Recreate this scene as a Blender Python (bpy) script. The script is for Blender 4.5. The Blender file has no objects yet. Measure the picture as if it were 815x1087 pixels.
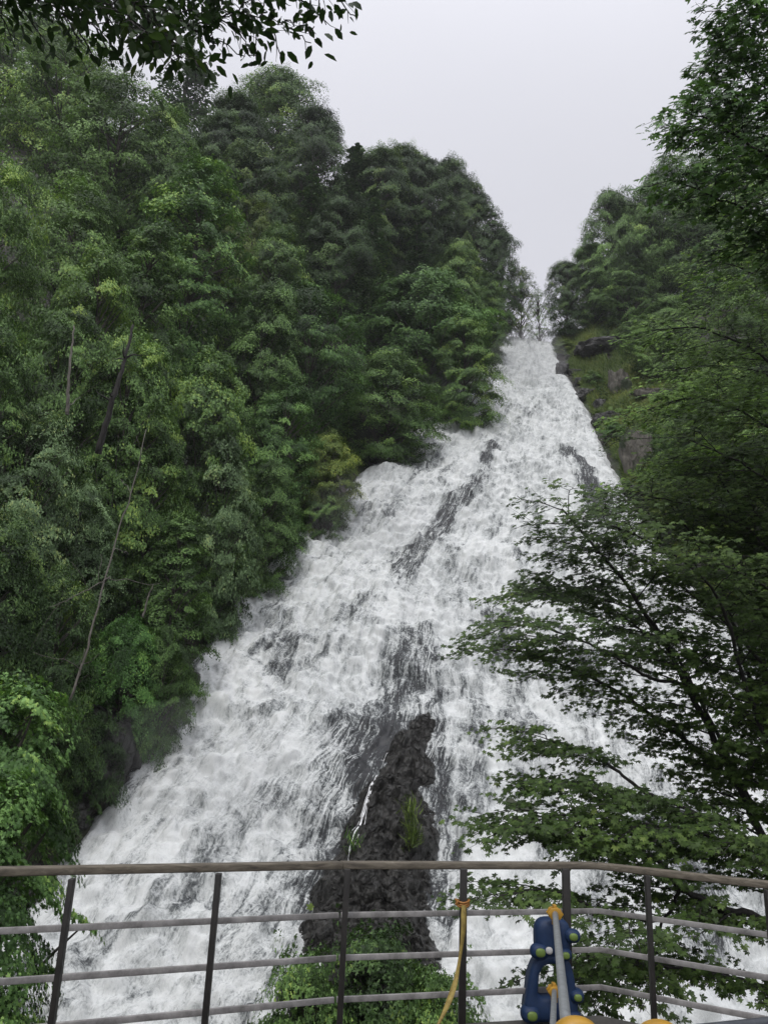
import bpy, math, random
import numpy as np

# ------------------------------------------------------------------ camera, sky, sun, exposure
scene = bpy.context.scene
PITCH, ROLL, FPX = math.radians(17.0), math.radians(2.5), 845.0
FW = np.array([0, math.cos(PITCH), math.sin(PITCH)])
UP0 = np.array([0, -math.sin(PITCH), math.cos(PITCH)])
RT0 = np.array([1.0, 0, 0])
CR = math.cos(ROLL) * RT0 + math.sin(ROLL) * UP0
CU = math.cos(ROLL) * UP0 - math.sin(ROLL) * RT0
cam_data = bpy.data.cameras.new('camera')
cam = bpy.data.objects.new('camera', cam_data)
scene.collection.objects.link(cam)
from mathutils import Matrix, Vector
cam.matrix_world = Matrix(((CR[0], CU[0], -FW[0], 0), (CR[1], CU[1], -FW[1], 0), (CR[2], CU[2], -FW[2], 0), (0, 0, 0, 1)))
cam_data.sensor_fit = 'VERTICAL'
cam_data.sensor_height = 24.0
cam_data.lens = FPX / 1087.0 * 24.0
cam_data.clip_start = 0.05
cam_data.clip_end = 2000
scene.camera = cam

SUN_EL, SUN_AZ = math.radians(58), math.radians(200)      # azimuth clockwise from +Y
world = bpy.data.worlds.new('World')
scene.world = world
world.use_nodes = True
wn, wl = world.node_tree.nodes, world.node_tree.links
wn.clear()
wo = wn.new('ShaderNodeOutputWorld'); bg = wn.new('ShaderNodeBackground')
sky = wn.new('ShaderNodeTexSky'); sky.sky_type = 'NISHITA'; sky.sun_disc = False
sky.sun_elevation = SUN_EL; sky.sun_rotation = SUN_AZ; sky.dust_density = 4; sky.air_density = 1.0
# overcast layer: cloud brightness grows towards the zenith, with soft uneven patches
tc = wn.new('ShaderNodeTexCoord'); sep = wn.new('ShaderNodeSeparateXYZ')
wl.new(tc.outputs['Generated'], sep.inputs[0])
mr = wn.new('ShaderNodeFloatCurve'); cu = mr.mapping.curves[0]
mr.mapping.clip_max_y = 40; mr.mapping.use_clip = False
cu.points[0].location = (0, 0.20); cu.points[1].location = (1, 0.60)
for q in ((0.45, 0.238), (0.75, 0.29)): cu.points.new(*q)
mr.mapping.update(); mrs = wn.new('ShaderNodeMath'); mrs.operation = 'MULTIPLY'; mrs.inputs[1].default_value = 38.0
wl.new(sep.outputs['Z'], mr.inputs['Value']); wl.new(mr.outputs[0], mrs.inputs[0]); mr = mrs
cn = wn.new('ShaderNodeTexNoise'); cn.inputs['Scale'].default_value = 2.2; cn.inputs['Detail'].default_value = 3
wl.new(tc.outputs['Generated'], cn.inputs['Vector'])
mr2 = wn.new('ShaderNodeMapRange'); mr2.inputs['To Min'].default_value = 0.93; mr2.inputs['To Max'].default_value = 1.07
wl.new(cn.outputs['Fac'], mr2.inputs['Value'])
mu = wn.new('ShaderNodeMath'); mu.operation = 'MULTIPLY'
wl.new(mr.outputs[0], mu.inputs[0]); wl.new(mr2.outputs[0], mu.inputs[1])
vm = wn.new('ShaderNodeVectorMath'); vm.operation = 'SCALE'; vm.inputs[0].default_value = (0.965, 0.97, 1.05)
wl.new(mu.outputs[0], vm.inputs['Scale'])
mx = wn.new('ShaderNodeMixRGB'); mx.inputs[0].default_value = 0.93
wl.new(sky.outputs[0], mx.inputs[1]); wl.new(vm.outputs[0], mx.inputs[2])
wl.new(mx.outputs[0], bg.inputs['Color']); bg.inputs['Strength'].default_value = 0.078
wl.new(bg.outputs[0], wo.inputs['Surface'])

sl = bpy.data.lights.new('sun', 'SUN'); sl.energy = 1.25; sl.angle = math.radians(14); sl.color = (1, 0.98, 0.95)
so = bpy.data.objects.new('sun', sl); scene.collection.objects.link(so)
sd = Vector((math.sin(SUN_AZ) * math.cos(SUN_EL), math.cos(SUN_AZ) * math.cos(SUN_EL), math.sin(SUN_EL)))
so.rotation_euler = sd.to_track_quat('Z', 'Y').to_euler()
vs = scene.view_settings
scene.display_settings.display_device = 'sRGB'
vs.view_transform = 'Standard'; vs.look = 'None'; vs.exposure = 0.12; vs.gamma = 1.0; vs.use_curve_mapping = False
scene.render.engine = 'CYCLES'
scene.cycles.max_bounces = 5; scene.cycles.diffuse_bounces = 2; scene.cycles.glossy_bounces = 2
scene.cycles.transmission_bounces = 3; scene.cycles.transparent_max_bounces = 6; scene.cycles.volume_bounces = 0

# ------------------------------------------------------------------ helpers
def ray(px, py):
    return FW + CR * (px - 407.5) / FPX - CU * (py - 543.5) / FPX
def at_y(px, py, Y):
    d = ray(px, py); return d * Y / d[1]
def at_z(px, py, z):
    d = ray(px, py); return d * z / d[2]

def _hash(ix, iy, iz, seed):
    h = (ix.astype(np.int64) * 374761393 + iy.astype(np.int64) * 668265263 + iz.astype(np.int64) * 2147483647 + seed * 144269504) & 0xffffffff
    h = ((h ^ (h >> 13)) * 1274126177) & 0xffffffff
    h = (h ^ (h >> 16)) * 2246822519 & 0xffffffff
    return (h ^ (h >> 15)) & 0xffffffff
def vnoise(x, y, z, seed=0):
    x = np.asarray(x, float); y = np.broadcast_to(np.asarray(y, float), x.shape); z = np.broadcast_to(np.asarray(z, float), x.shape)
    fx, fy, fz = np.floor(x), np.floor(y), np.floor(z)
    tx, ty, tz = x - fx, y - fy, z - fz
    sx, sy, sz = tx * tx * (3 - 2 * tx), ty * ty * (3 - 2 * ty), tz * tz * (3 - 2 * tz)
    r = 0
    for a in (0, 1):
        for b in (0, 1):
            for c in (0, 1):
                h = _hash(fx + a, fy + b, fz + c, seed) / 4294967295.0 * 2 - 1
                r = r + h * (sx if a else 1 - sx) * (sy if b else 1 - sy) * (sz if c else 1 - sz)
    return r
def fbm(x, y, z=0.0, oct=4, seed=0, rough=0.5):
    r = 0; a = 1.0; f = 1.0
    for o in range(oct):
        r = r + a * vnoise(np.asarray(x) * f, np.asarray(y) * f, np.asarray(z) * f, seed + o * 17); a *= rough; f *= 2.03
    return r

def mk_mesh(name, V, F4=None, F3=None, attrs=None, smooth=False, polys=None):
    """fast mesh from numpy arrays (quads and/or triangles)"""
    me = bpy.data.meshes.new(name)
    V = np.asarray(V, dtype=np.float32)
    loops, starts, n = [], [], 0
    tot = []
    if F4 is not None and len(F4):
        F4 = np.asarray(F4, np.int32); loops.append(F4.ravel()); tot.append(np.full(len(F4), 4, np.int32))
    if F3 is not None and len(F3):
        F3 = np.asarray(F3, np.int32); loops.append(F3.ravel()); tot.append(np.full(len(F3), 3, np.int32))
    if polys:
        for p in polys:
            loops.append(np.asarray(p, np.int32)); tot.append(np.array([len(p)], np.int32))
    loops = np.concatenate(loops); tot = np.concatenate(tot)
    starts = np.concatenate([[0], np.cumsum(tot)[:-1]]).astype(np.int32)
    me.vertices.add(len(V)); me.vertices.foreach_set('co', V.ravel())
    me.loops.add(len(loops)); me.loops.foreach_set('vertex_index', loops)
    me.polygons.add(len(tot)); me.polygons.foreach_set('loop_start', starts); me.polygons.foreach_set('loop_total', tot)
    if smooth:
        me.polygons.foreach_set('use_smooth', np.ones(len(tot), bool))
    for k, v in (attrs or {}).items():
        v = np.asarray(v, np.float32)
        if v.ndim == 1:
            a = me.attributes.new(k, 'FLOAT', 'POINT'); a.data.foreach_set('value', v)
        else:
            a = me.attributes.new(k, 'FLOAT_VECTOR', 'POINT'); a.data.foreach_set('vector', v.ravel())
    me.update(calc_edges=True)
    return me

def link(name, me, mat=None, parent=None, loc=(0, 0, 0)):
    o = bpy.data.objects.new(name, me)
    scene.collection.objects.link(o)
    if mat is not None and me is not None and len(me.materials) == 0: me.materials.append(mat)
    o.parent = parent; o.location = loc
    return o
def tag(o, label=None, cat=None, group=None, kind=None):
    if label: o['label'] = label
    if cat: o['category'] = cat
    if group: o['group'] = group
    if kind: o['kind'] = kind
    return o
def empty(name, loc=(0, 0, 0)):
    o = bpy.data.objects.new(name, None); scene.collection.objects.link(o); o.location = loc
    o.empty_display_size = 0.2
    return o

class MB:
    """collects tubes, boxes and other pieces into one mesh"""
    def __init__(s): s.V = []; s.F = []; s.T = []; s.n = 0; s.P = []
    def add(s, V, F=None, T=None, P=None):
        if F is not None and len(F): s.F.append(np.asarray(F, int) + s.n)
        if T is not None and len(T): s.T.append(np.asarray(T, int) + s.n)
        if P: s.P += [[i + s.n for i in p] for p in P]
        s.V.append(np.asarray(V, float)); s.n += len(V)
    def tube(s, pts, rad, sides=6, caps=True):
        pts = np.asarray(pts, float); n = len(pts)
        rad = np.broadcast_to(np.asarray(rad, float), (n,))
        t = np.gradient(pts, axis=0); t /= np.linalg.norm(t, axis=1)[:, None] + 1e-9
        ref = np.array([0.13, 0.31, 0.94]); 
        if abs(np.dot(t.mean(0) / (np.linalg.norm(t.mean(0)) + 1e-9), ref)) > 0.9: ref = np.array([1.0, 0.1, 0])
        a = np.cross(t, ref); a /= np.linalg.norm(a, axis=1)[:, None] + 1e-9
        b = np.cross(t, a)
        ang = np.arange(sides) * 2 * math.pi / sides
        V = pts[:, None, :] + rad[:, None, None] * (np.cos(ang)[None, :, None] * a[:, None, :] + np.sin(ang)[None, :, None] * b[:, None, :])
        i = np.arange(n - 1)[:, None] * sides; j = np.arange(sides)[None, :]; j2 = (j + 1) % sides
        F = np.stack([i + j, i + sides + j, i + sides + j2, i + j2], -1).reshape(-1, 4)
        P = [list(range(sides)), list(range((n - 1) * sides, n * sides))[::-1]] if caps else None
        s.add(V.reshape(-1, 3), F, P=P)
    def box(s, c, ax, ay, az):
        c = np.asarray(c, float); ax, ay, az = (np.asarray(q, float) for q in (ax, ay, az))
        V = [c + i * ax + j * ay + k * az for i in (-1, 1) for j in (-1, 1) for k in (-1, 1)]
        s.add(V, [[0, 1, 3, 2], [4, 6, 7, 5], [0, 4, 5, 1], [2, 3, 7, 6], [0, 2, 6, 4], [1, 5, 7, 3]])
    def prism(s, outline, d):
        """closed outline (n,3) extruded by vector d"""
        o = np.asarray(outline, float); n = len(o); V = np.vstack([o, o + d])
        s.add(V, [[i, (i + 1) % n, n + (i + 1) % n, n + i] for i in range(n)], P=[list(range(n))[::-1], list(range(n, 2 * n))])
    def mesh(s, name, smooth=False, attrs=None):
        return mk_mesh(name, np.vstack(s.V), np.vstack(s.F) if s.F else None, np.vstack(s.T) if s.T else None, attrs, smooth, s.P)
    def build(s, name, mat, parent=None, smooth=False, loc=(0, 0, 0), bevel=0):
        o = link(name, s.mesh(name, smooth), mat, parent, loc)
        if bevel:
            m = o.modifiers.new('bevel', 'BEVEL'); m.width = bevel; m.segments = 2; m.limit_method = 'ANGLE'
        return o

# ------------------------------------------------------------------ materials
def new_mat(name):
    m = bpy.data.materials.new(name); m.use_nodes = True
    nt = m.node_tree; nt.nodes.clear()
    return m, nt.nodes, nt.links
def principled(N, L):
    o = N.new('ShaderNodeOutputMaterial'); p = N.new('ShaderNodeBsdfPrincipled'); L.new(p.outputs[0], o.inputs['Surface'])
    return o, p
def ramp(N, stops):
    r = N.new('ShaderNodeValToRGB'); e = r.color_ramp.elements
    while len(e) > 1: e.remove(e[-1])
    e[0].position = stops[0][0]; e[0].color = (*stops[0][1], 1)
    for p, c in stops[1:]:
        k = e.new(p); k.color = (*c, 1)
    return r
def noise(N, L, scale, detail=4, rough=0.55, vec=None, dist=0.0):
    n = N.new('ShaderNodeTexNoise'); n.inputs['Scale'].default_value = scale; n.inputs['Detail'].default_value = detail
    n.inputs['Roughness'].default_value = rough; n.inputs['Distortion'].default_value = dist
    if vec is not None: L.new(vec, n.inputs['Vector'])
    return n
def math_n(N, L, op, a, b=None, clamp=False):
    m = N.new('ShaderNodeMath'); m.operation = op; m.use_clamp = clamp
    for i, v in enumerate((a, b)):
        if v is None: continue
        if isinstance(v, (int, float)): m.inputs[i].default_value = v
        else: L.new(v, m.inputs[i])
    return m.outputs[0]

def leaf_mat(name, dark, mid, light, trans=0.17, rough=0.5, spec=0.22):
    m, N, L = new_mat(name)
    o = N.new('ShaderNodeOutputMaterial'); p = N.new('ShaderNodeBsdfPrincipled'); t = N.new('ShaderNodeBsdfTranslucent')
    a = N.new('ShaderNodeAttribute'); a.attribute_name = 'rnd'
    oi = N.new('ShaderNodeObjectInfo')
    r = ramp(N, [(0.0, dark), (0.5, mid), (0.93, light), (1.0, tuple(min(1, c * k) for c, k in zip(light, (1.5, 1.25, 1.0))))])
    v = math_n(N, L, 'ADD', a.outputs['Fac'], math_n(N, L, 'MULTIPLY', math_n(N, L, 'SUBTRACT', oi.outputs['Random'], 0.5), 0.22), True)
    L.new(v, r.inputs[0])
    L.new(r.outputs[0], p.inputs['Base Color']); p.inputs['Roughness'].default_value = rough
    p.inputs['Specular IOR Level'].default_value = spec
    b = N.new('ShaderNodeMixRGB'); b.blend_type = 'MULTIPLY'; b.inputs[0].default_value = 1; b.inputs[2].default_value = (1.2, 1.3, 0.5, 1)
    L.new(r.outputs[0], b.inputs[1]); L.new(b.outputs[0], t.inputs['Color'])
    x = N.new('ShaderNodeMixShader'); x.inputs[0].default_value = trans
    L.new(p.outputs[0], x.inputs[1]); L.new(t.outputs[0], x.inputs[2]); L.new(x.outputs[0], o.inputs['Surface'])
    return m
LM = {
 'broad':  leaf_mat('leaf_broad', (0.0259, 0.0505, 0.0158), (0.0864, 0.162, 0.0462), (0.2292, 0.3868, 0.1146)),
 'light':  leaf_mat('leaf_light', (0.0328, 0.0632, 0.0174), (0.1123, 0.2025, 0.0554), (0.2813, 0.4571, 0.1375)),
 'maple':  leaf_mat('leaf_maple', (0.0276, 0.0583, 0.0174), (0.095, 0.1912, 0.0554), (0.2396, 0.4218, 0.1242)),
 'bright': leaf_mat('leaf_bright', (0.0277, 0.0661, 0.0165), (0.0922, 0.2074, 0.0528), (0.2166, 0.4312, 0.1191)),
 'grass': leaf_mat('blade_grass', (0.045, 0.075, 0.018), (0.095, 0.150, 0.034), (0.170, 0.225, 0.060)),
 'yellow_green': leaf_mat('leaf_yellow_green', (0.0562, 0.1053, 0.0205), (0.1482, 0.2633, 0.0458), (0.2971, 0.4718, 0.0881)),  # brighter, yellower green leaves
 'yellow': leaf_mat('leaf_yellow', (0.0403, 0.067, 0.0141), (0.12, 0.1823, 0.0396), (0.2554, 0.3402, 0.0801)),
 'conifer': leaf_mat('leaf_conifer', (0.0156, 0.0311, 0.0158), (0.0518, 0.0972, 0.0449), (0.1292, 0.2227, 0.0955), trans=0.12),
 'pale':   leaf_mat('leaf_pale', (0.0415, 0.07, 0.0317), (0.1296, 0.2074, 0.095), (0.3125, 0.4571, 0.2197)),
 'near':   leaf_mat('leaf_near', (0.0218, 0.0410, 0.0108), (0.0638, 0.1129, 0.0272), (0.1404, 0.2155, 0.0526), trans=0.25),
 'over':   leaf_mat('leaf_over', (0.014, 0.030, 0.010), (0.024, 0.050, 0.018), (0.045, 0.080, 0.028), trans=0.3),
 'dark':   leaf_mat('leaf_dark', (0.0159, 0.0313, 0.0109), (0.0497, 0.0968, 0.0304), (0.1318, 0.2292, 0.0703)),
}
def bark_mat(name, c1, c2):
    m, N, L = new_mat(name); o, p = principled(N, L)
    tc = N.new('ShaderNodeTexCoord'); mp = N.new('ShaderNodeMapping'); mp.inputs['Scale'].default_value = (6, 6, 1.2)
    L.new(tc.outputs['Object'], mp.inputs['Vector'])
    n = noise(N, L, 3, 6, 0.65, mp.outputs[0]); r = ramp(N, [(0.3, c1), (0.7, c2)]); L.new(n.outputs['Fac'], r.inputs[0])
    L.new(r.outputs[0], p.inputs['Base Color']); p.inputs['Roughness'].default_value = 0.85
    b = N.new('ShaderNodeBump'); b.inputs['Strength'].default_value = 0.6; b.inputs['Distance'].default_value = 0.03
    L.new(n.outputs['Fac'], b.inputs['Height']); L.new(b.outputs[0], p.inputs['Normal'])
    return m
BARK = bark_mat('bark_grey', (0.035, 0.03, 0.026), (0.12, 0.105, 0.09))
BARK_D = bark_mat('bark_dark', (0.012, 0.011, 0.010), (0.04, 0.036, 0.032))
BARK_P = bark_mat('bark_pale', (0.14, 0.12, 0.10), (0.36, 0.33, 0.29))

def terrain_mat():
    m, N, L = new_mat('wet_soil_and_rock'); o, p = principled(N, L)
    g = N.new('ShaderNodeNewGeometry'); n1 = noise(N, L, 0.9, 8, 0.65, g.outputs['Position']); n2 = noise(N, L, 0.25, 4, 0.5, g.outputs['Position'])
    r = ramp(N, [(0.3, (0.010, 0.010, 0.009)), (0.5, (0.03, 0.027, 0.022)), (0.62, (0.055, 0.045, 0.034)), (0.8, (0.09, 0.08, 0.065))])
    L.new(n1.outputs['Fac'], r.inputs[0])
    mx = N.new('ShaderNodeMixRGB'); mx.inputs[2].default_value = (0.03, 0.05, 0.015, 1)
    r2 = ramp(N, [(0.45, (0, 0, 0)), (0.6, (1, 1, 1))]); L.new(n2.outputs['Fac'], r2.inputs[0])
    L.new(r2.outputs[0], mx.inputs[0]); L.new(r.outputs[0], mx.inputs[1]); L.new(mx.outputs[0], p.inputs['Base Color'])
    p.inputs['Roughness'].default_value = 0.7
    b = N.new('ShaderNodeBump'); b.inputs['Strength'].default_value = 0.8; b.inputs['Distance'].default_value = 0.25
    L.new(n1.outputs['Fac'], b.inputs['Height']); L.new(b.outputs[0], p.inputs['Normal'])
    return m
def rock_mat(name, lo, hi, sc=(1, 1, 1), rough=0.45, bump=0.08, moss=None):
    m, N, L = new_mat(name); o, p = principled(N, L)
    tc = N.new('ShaderNodeTexCoord'); mp = N.new('ShaderNodeMapping'); mp.inputs['Scale'].default_value = sc
    L.new(tc.outputs['Object'], mp.inputs['Vector'])
    n1 = noise(N, L, 1.6, 9, 0.68, mp.outputs[0], 0.4)
    vo = N.new('ShaderNodeTexVoronoi'); vo.feature = 'DISTANCE_TO_EDGE'; vo.inputs['Scale'].default_value = 2.6
    dv = N.new('ShaderNodeMixRGB'); dv.inputs[0].default_value = 0.3; L.new(mp.outputs[0], dv.inputs[1]); L.new(n1.outputs['Color'], dv.inputs[2]); L.new(dv.outputs[0], vo.inputs['Vector'])
    r = ramp(N, [(0.3, lo), (0.7, hi)]); L.new(n1.outputs['Fac'], r.inputs[0])
    col = r.outputs[0]
    if moss:
        n3 = noise(N, L, 0.6, 5, 0.6, tc.outputs['Object']); r3 = ramp(N, [(0.5, (0, 0, 0)), (0.58, (1, 1, 1))]); L.new(n3.outputs['Fac'], r3.inputs[0])
        mm = N.new('ShaderNodeMixRGB'); mm.inputs[2].default_value = (*moss, 1); L.new(r3.outputs[0], mm.inputs[0]); L.new(col, mm.inputs[1]); col = mm.outputs[0]
    L.new(col, p.inputs['Base Color']); p.inputs['Roughness'].default_value = rough
    cr = math_n(N, L, 'MINIMUM', vo.outputs['Distance'], 0.09)
    h = math_n(N, L, 'ADD', math_n(N, L, 'MULTIPLY', cr, 6.0), n1.outputs['Fac'])
    b = N.new('ShaderNodeBump'); b.inputs['Strength'].default_value = 1.0; b.inputs['Distance'].default_value = bump
    L.new(h, b.inputs['Height']); L.new(b.outputs[0], p.inputs['Normal'])
    return m
ROCK_WET = rock_mat('wet_black_rock', (0.010, 0.010, 0.009), (0.052, 0.050, 0.045), rough=0.36, bump=0.16)
ROCK_GREY = rock_mat('grey_rock', (0.045, 0.041, 0.034), (0.20, 0.185, 0.155), sc=(2.5, 2.5, 0.5), rough=0.8, moss=(0.03, 0.045, 0.018))

# ------------------------------------------------------------------ terrain description
PY = [-400, 0, 5, 9, 14, 20, 25, 30, 40, 50, 60, 70, 80, 88, 92, 110, 150, 400]
PZ = [-2.6, -2.6, -2.7, -7.5, -8.6, -8.2, -5.2, -2.0, 6.0, 14.6, 23.2, 31.9, 41.2, 49.9, 51.4, 56.5, 66, 90]
def prof(Y): return np.interp(Y, PY, PZ)
def on_slope(px, py):
    """point of the falls' bed seen at a photograph pixel"""
    d = ray(px, py); Ys = np.linspace(14, 140, 6000); z = d[2] / d[1] * Ys
    k = np.argmax(prof(Ys) >= z)
    return np.array([d[0] / d[1] * Ys[k], Ys[k], prof(Ys[k])])
LE = [on_slope(*p) for p in ((-120, 1080), (10, 960), (62, 885), (118, 822), (170, 770), (194, 700), (246, 620), (308, 562), (356, 522), (402, 476), (452, 438), (492, 402), (526, 372))]
RE = [on_slope(*p) for p in ((1300, 1040), (1180, 960), (1020, 860), (880, 740), (760, 640), (706, 570), (670, 521), (650, 482), (634, 444), (611, 405), (591, 366))]
LEy = [p[1] for p in LE] + [94, 110, 150, 400]; LEx = [p[0] for p in LE] + [LE[-1][0] + 1.2, 10.5, 16, 30]
REy = [p[1] for p in RE] + [94, 110, 150, 400]; REx = [p[0] for p in RE] + [RE[-1][0] + 0.3, 18.5, 24, 40]
def xl(Y): return np.interp(Y, LEy, LEx)
def xr(Y): return np.interp(Y, REy, REx)
def ground(x, Y):
    x = np.asarray(x, float); Y = np.asarray(Y, float)
    wob = 0.5 * fbm(Y * 0.6, x * 0.0, 3.3, 3, 5)
    dl = xl(Y) - x + wob; dr = x - xr(Y) + wob
    z = prof(Y)
    fade = np.clip((Y - 7) / 8, 0, 1)
    L = np.where(dl > 0, np.interp(dl, [0, 1, 5, 20, 60, 400], [0, 1.5, 7.0, 21, 30, 60]), 0)
    steep = np.interp(Y, [0, 35, 60, 75, 92], [0.8, 0.85, 0.6, 0.55, 0.5])
    Rr = np.where(dr > 0, np.interp(dr, [0, 0.6, 6, 30, 80, 400], [0, 0.5, 5, 24, 36, 60]) * steep, 0)
    rough = fbm(x * 0.45, Y * 0.45, 0, 4, 9)
    ins = np.clip(np.minimum(-dl, -dr) / 1.0, 0, 1)           # inside the channel the bed lies lower
    return z + (L + Rr) * fade + rough * np.where((dl > 0) | (dr > 0), 0.55, 0.35) * np.clip((Y - 10) / 6, 0, 1) - 0.9 * ins * np.clip((Y - 18) / 4, 0, 1)

def terrain():
    xs = np.concatenate([np.linspace(-400, -62, 20), np.arange(-60, 62, 0.45), np.linspace(64, 400, 20)])
    ys = np.concatenate([np.linspace(-300, -4, 14), np.arange(-2, 112, 0.45), np.linspace(114, 400, 24)])
    X, Yg = np.meshgrid(xs, ys); Z = ground(X, Yg)
    nx, ny = len(xs), len(ys); i = np.arange(ny - 1)[:, None] * nx + np.arange(nx - 1)[None, :]
    F = np.stack([i, i + 1, i + nx + 1, i + nx], -1).reshape(-1, 4)
    me = mk_mesh('hillside', np.stack([X, Yg, Z], -1).reshape(-1, 3), F, smooth=True)
    tag(link('hillside', me, terrain_mat()), 'dark wet forested hillside of soil and rock either side of the falls', kind='structure')
terrain()

# ------------------------------------------------------------------ the waterfall
def polyline_mask(X, Yg, pts, w):
    """distance based mask round a polyline given in photograph pixels, laid on the bed; w in metres"""
    P = np.array([on_slope(*p)[:2] for p in pts]); d = np.full(X.shape, 1e9)
    for a, b in zip(P[:-1], P[1:]):
        ab = b - a; t = np.clip(((X - a[0]) * ab[0] + (Yg - a[1]) * ab[1]) / (ab @ ab + 1e-9), 0, 1)
        d = np.minimum(d, np.hypot(X - a[0] - t * ab[0], Yg - a[1] - t * ab[1]))
    return np.clip(1.35 - d / w, 0, 1)
THIN = [  # (pixels, half-width m, strength of thinning, ridge height m)
 (((524, 474), (512, 500), (495, 522)), 0.5, 0.7, 0.3), (((495, 522), (472, 548), (455, 572)), 0.7, 0.72, 0.45), (((455, 572), (440, 592), (425, 612)), 1.0, 0.6, 0.5), (((430, 475), (455, 478), (478, 470)), 0.6, 0.3, 0.2), (((600, 585), (560, 640)), 0.6, 0.2, 0.2),
 (((425, 612), (400, 640), (375, 655)), 0.9, 0.32, 0.3),
 (((602, 476), (620, 496), (632, 524), (638, 550)), 0.65, 0.95, 0.6),
 (((545, 437), (570, 440)), 1.2, 0.28, 0.6),
 (((545, 590), (560, 600)), 1.0, 0.22, 0.3),
 (((478, 640), (525, 650)), 0.8, 0.30, 0.3),
 (((455, 672), (464, 740), (458, 820), (462, 900)), 0.55, 0.50, 0.5),
 (((440, 690), (408, 745), (378, 800), (352, 860), (335, 940)), 0.8, 0.5, 0.2),
 (((450, 700), (428, 775)), 1.5, 0.56, 0.5), (((470, 770), (474, 900)), 0.6, 0.6, 0.1), (((405, 785), (370, 860), (348, 940)), 1.1, 0.66, 0.1), (((640, 760), (700, 860)), 1.6, 0.3, 0.2),
 (((408, 800), (400, 960)), 2.3, 0.95, -0.5),
 (((290, 640), (318, 690)), 0.55, 0.25, 0.3), (((352, 668), (388, 660)), 0.5, 0.24, 0.2),
 (((335, 770), (300, 800)), 1.0, 0.20, 0.2), (((260, 760), (285, 800)), 0.8, 0.16, 0.2),
 (((330, 835), (270, 860), (225, 900)), 0.75, 0.30, 0.3), (((350, 900), (300, 940), (290, 1000)), 1.0, 0.22, 0.2),
 (((205, 690), (190, 722)), 0.6, 0.34, 0.3), (((150, 800), (115, 835)), 0.8, 0.40, 0.4), (((90, 868), (60, 890)), 0.5, 0.35, 0.2),
 (((498, 720), (505, 800), (500, 860)), 0.45, 0.34, 0.3), (((530, 650), (545, 720)), 0.6, 0.22, 0.2),
 (((560, 760), (580, 900)), 0.8, 0.25, 0.3), (((800, 660), (812, 780)), 1.1, 0.5, 0.5), (((660, 790), (690, 900)), 0.9, 0.32, 0.3),
 (((455, 470), (430, 500)), 0.9, 0.22, 0.2), (((500, 420), (520, 400)), 0.9, 0.16, 0.3), (((620, 700), (640, 860), (650, 1000)), 0.8, 0.3, 0.3),
 (((720, 880), (740, 1000)), 1.0, 0.3, 0.3), (((610, 960), (600, 1060)), 0.8, 0.3, 0.2), (((240, 950), (235, 1060)), 0.7, 0.18, 0.1),
 (((150, 900), (150, 940)), 0.5, 0.2, 0.1), (((470, 560), (480, 620)), 0.6, 0.18, 0.2),
]
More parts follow.
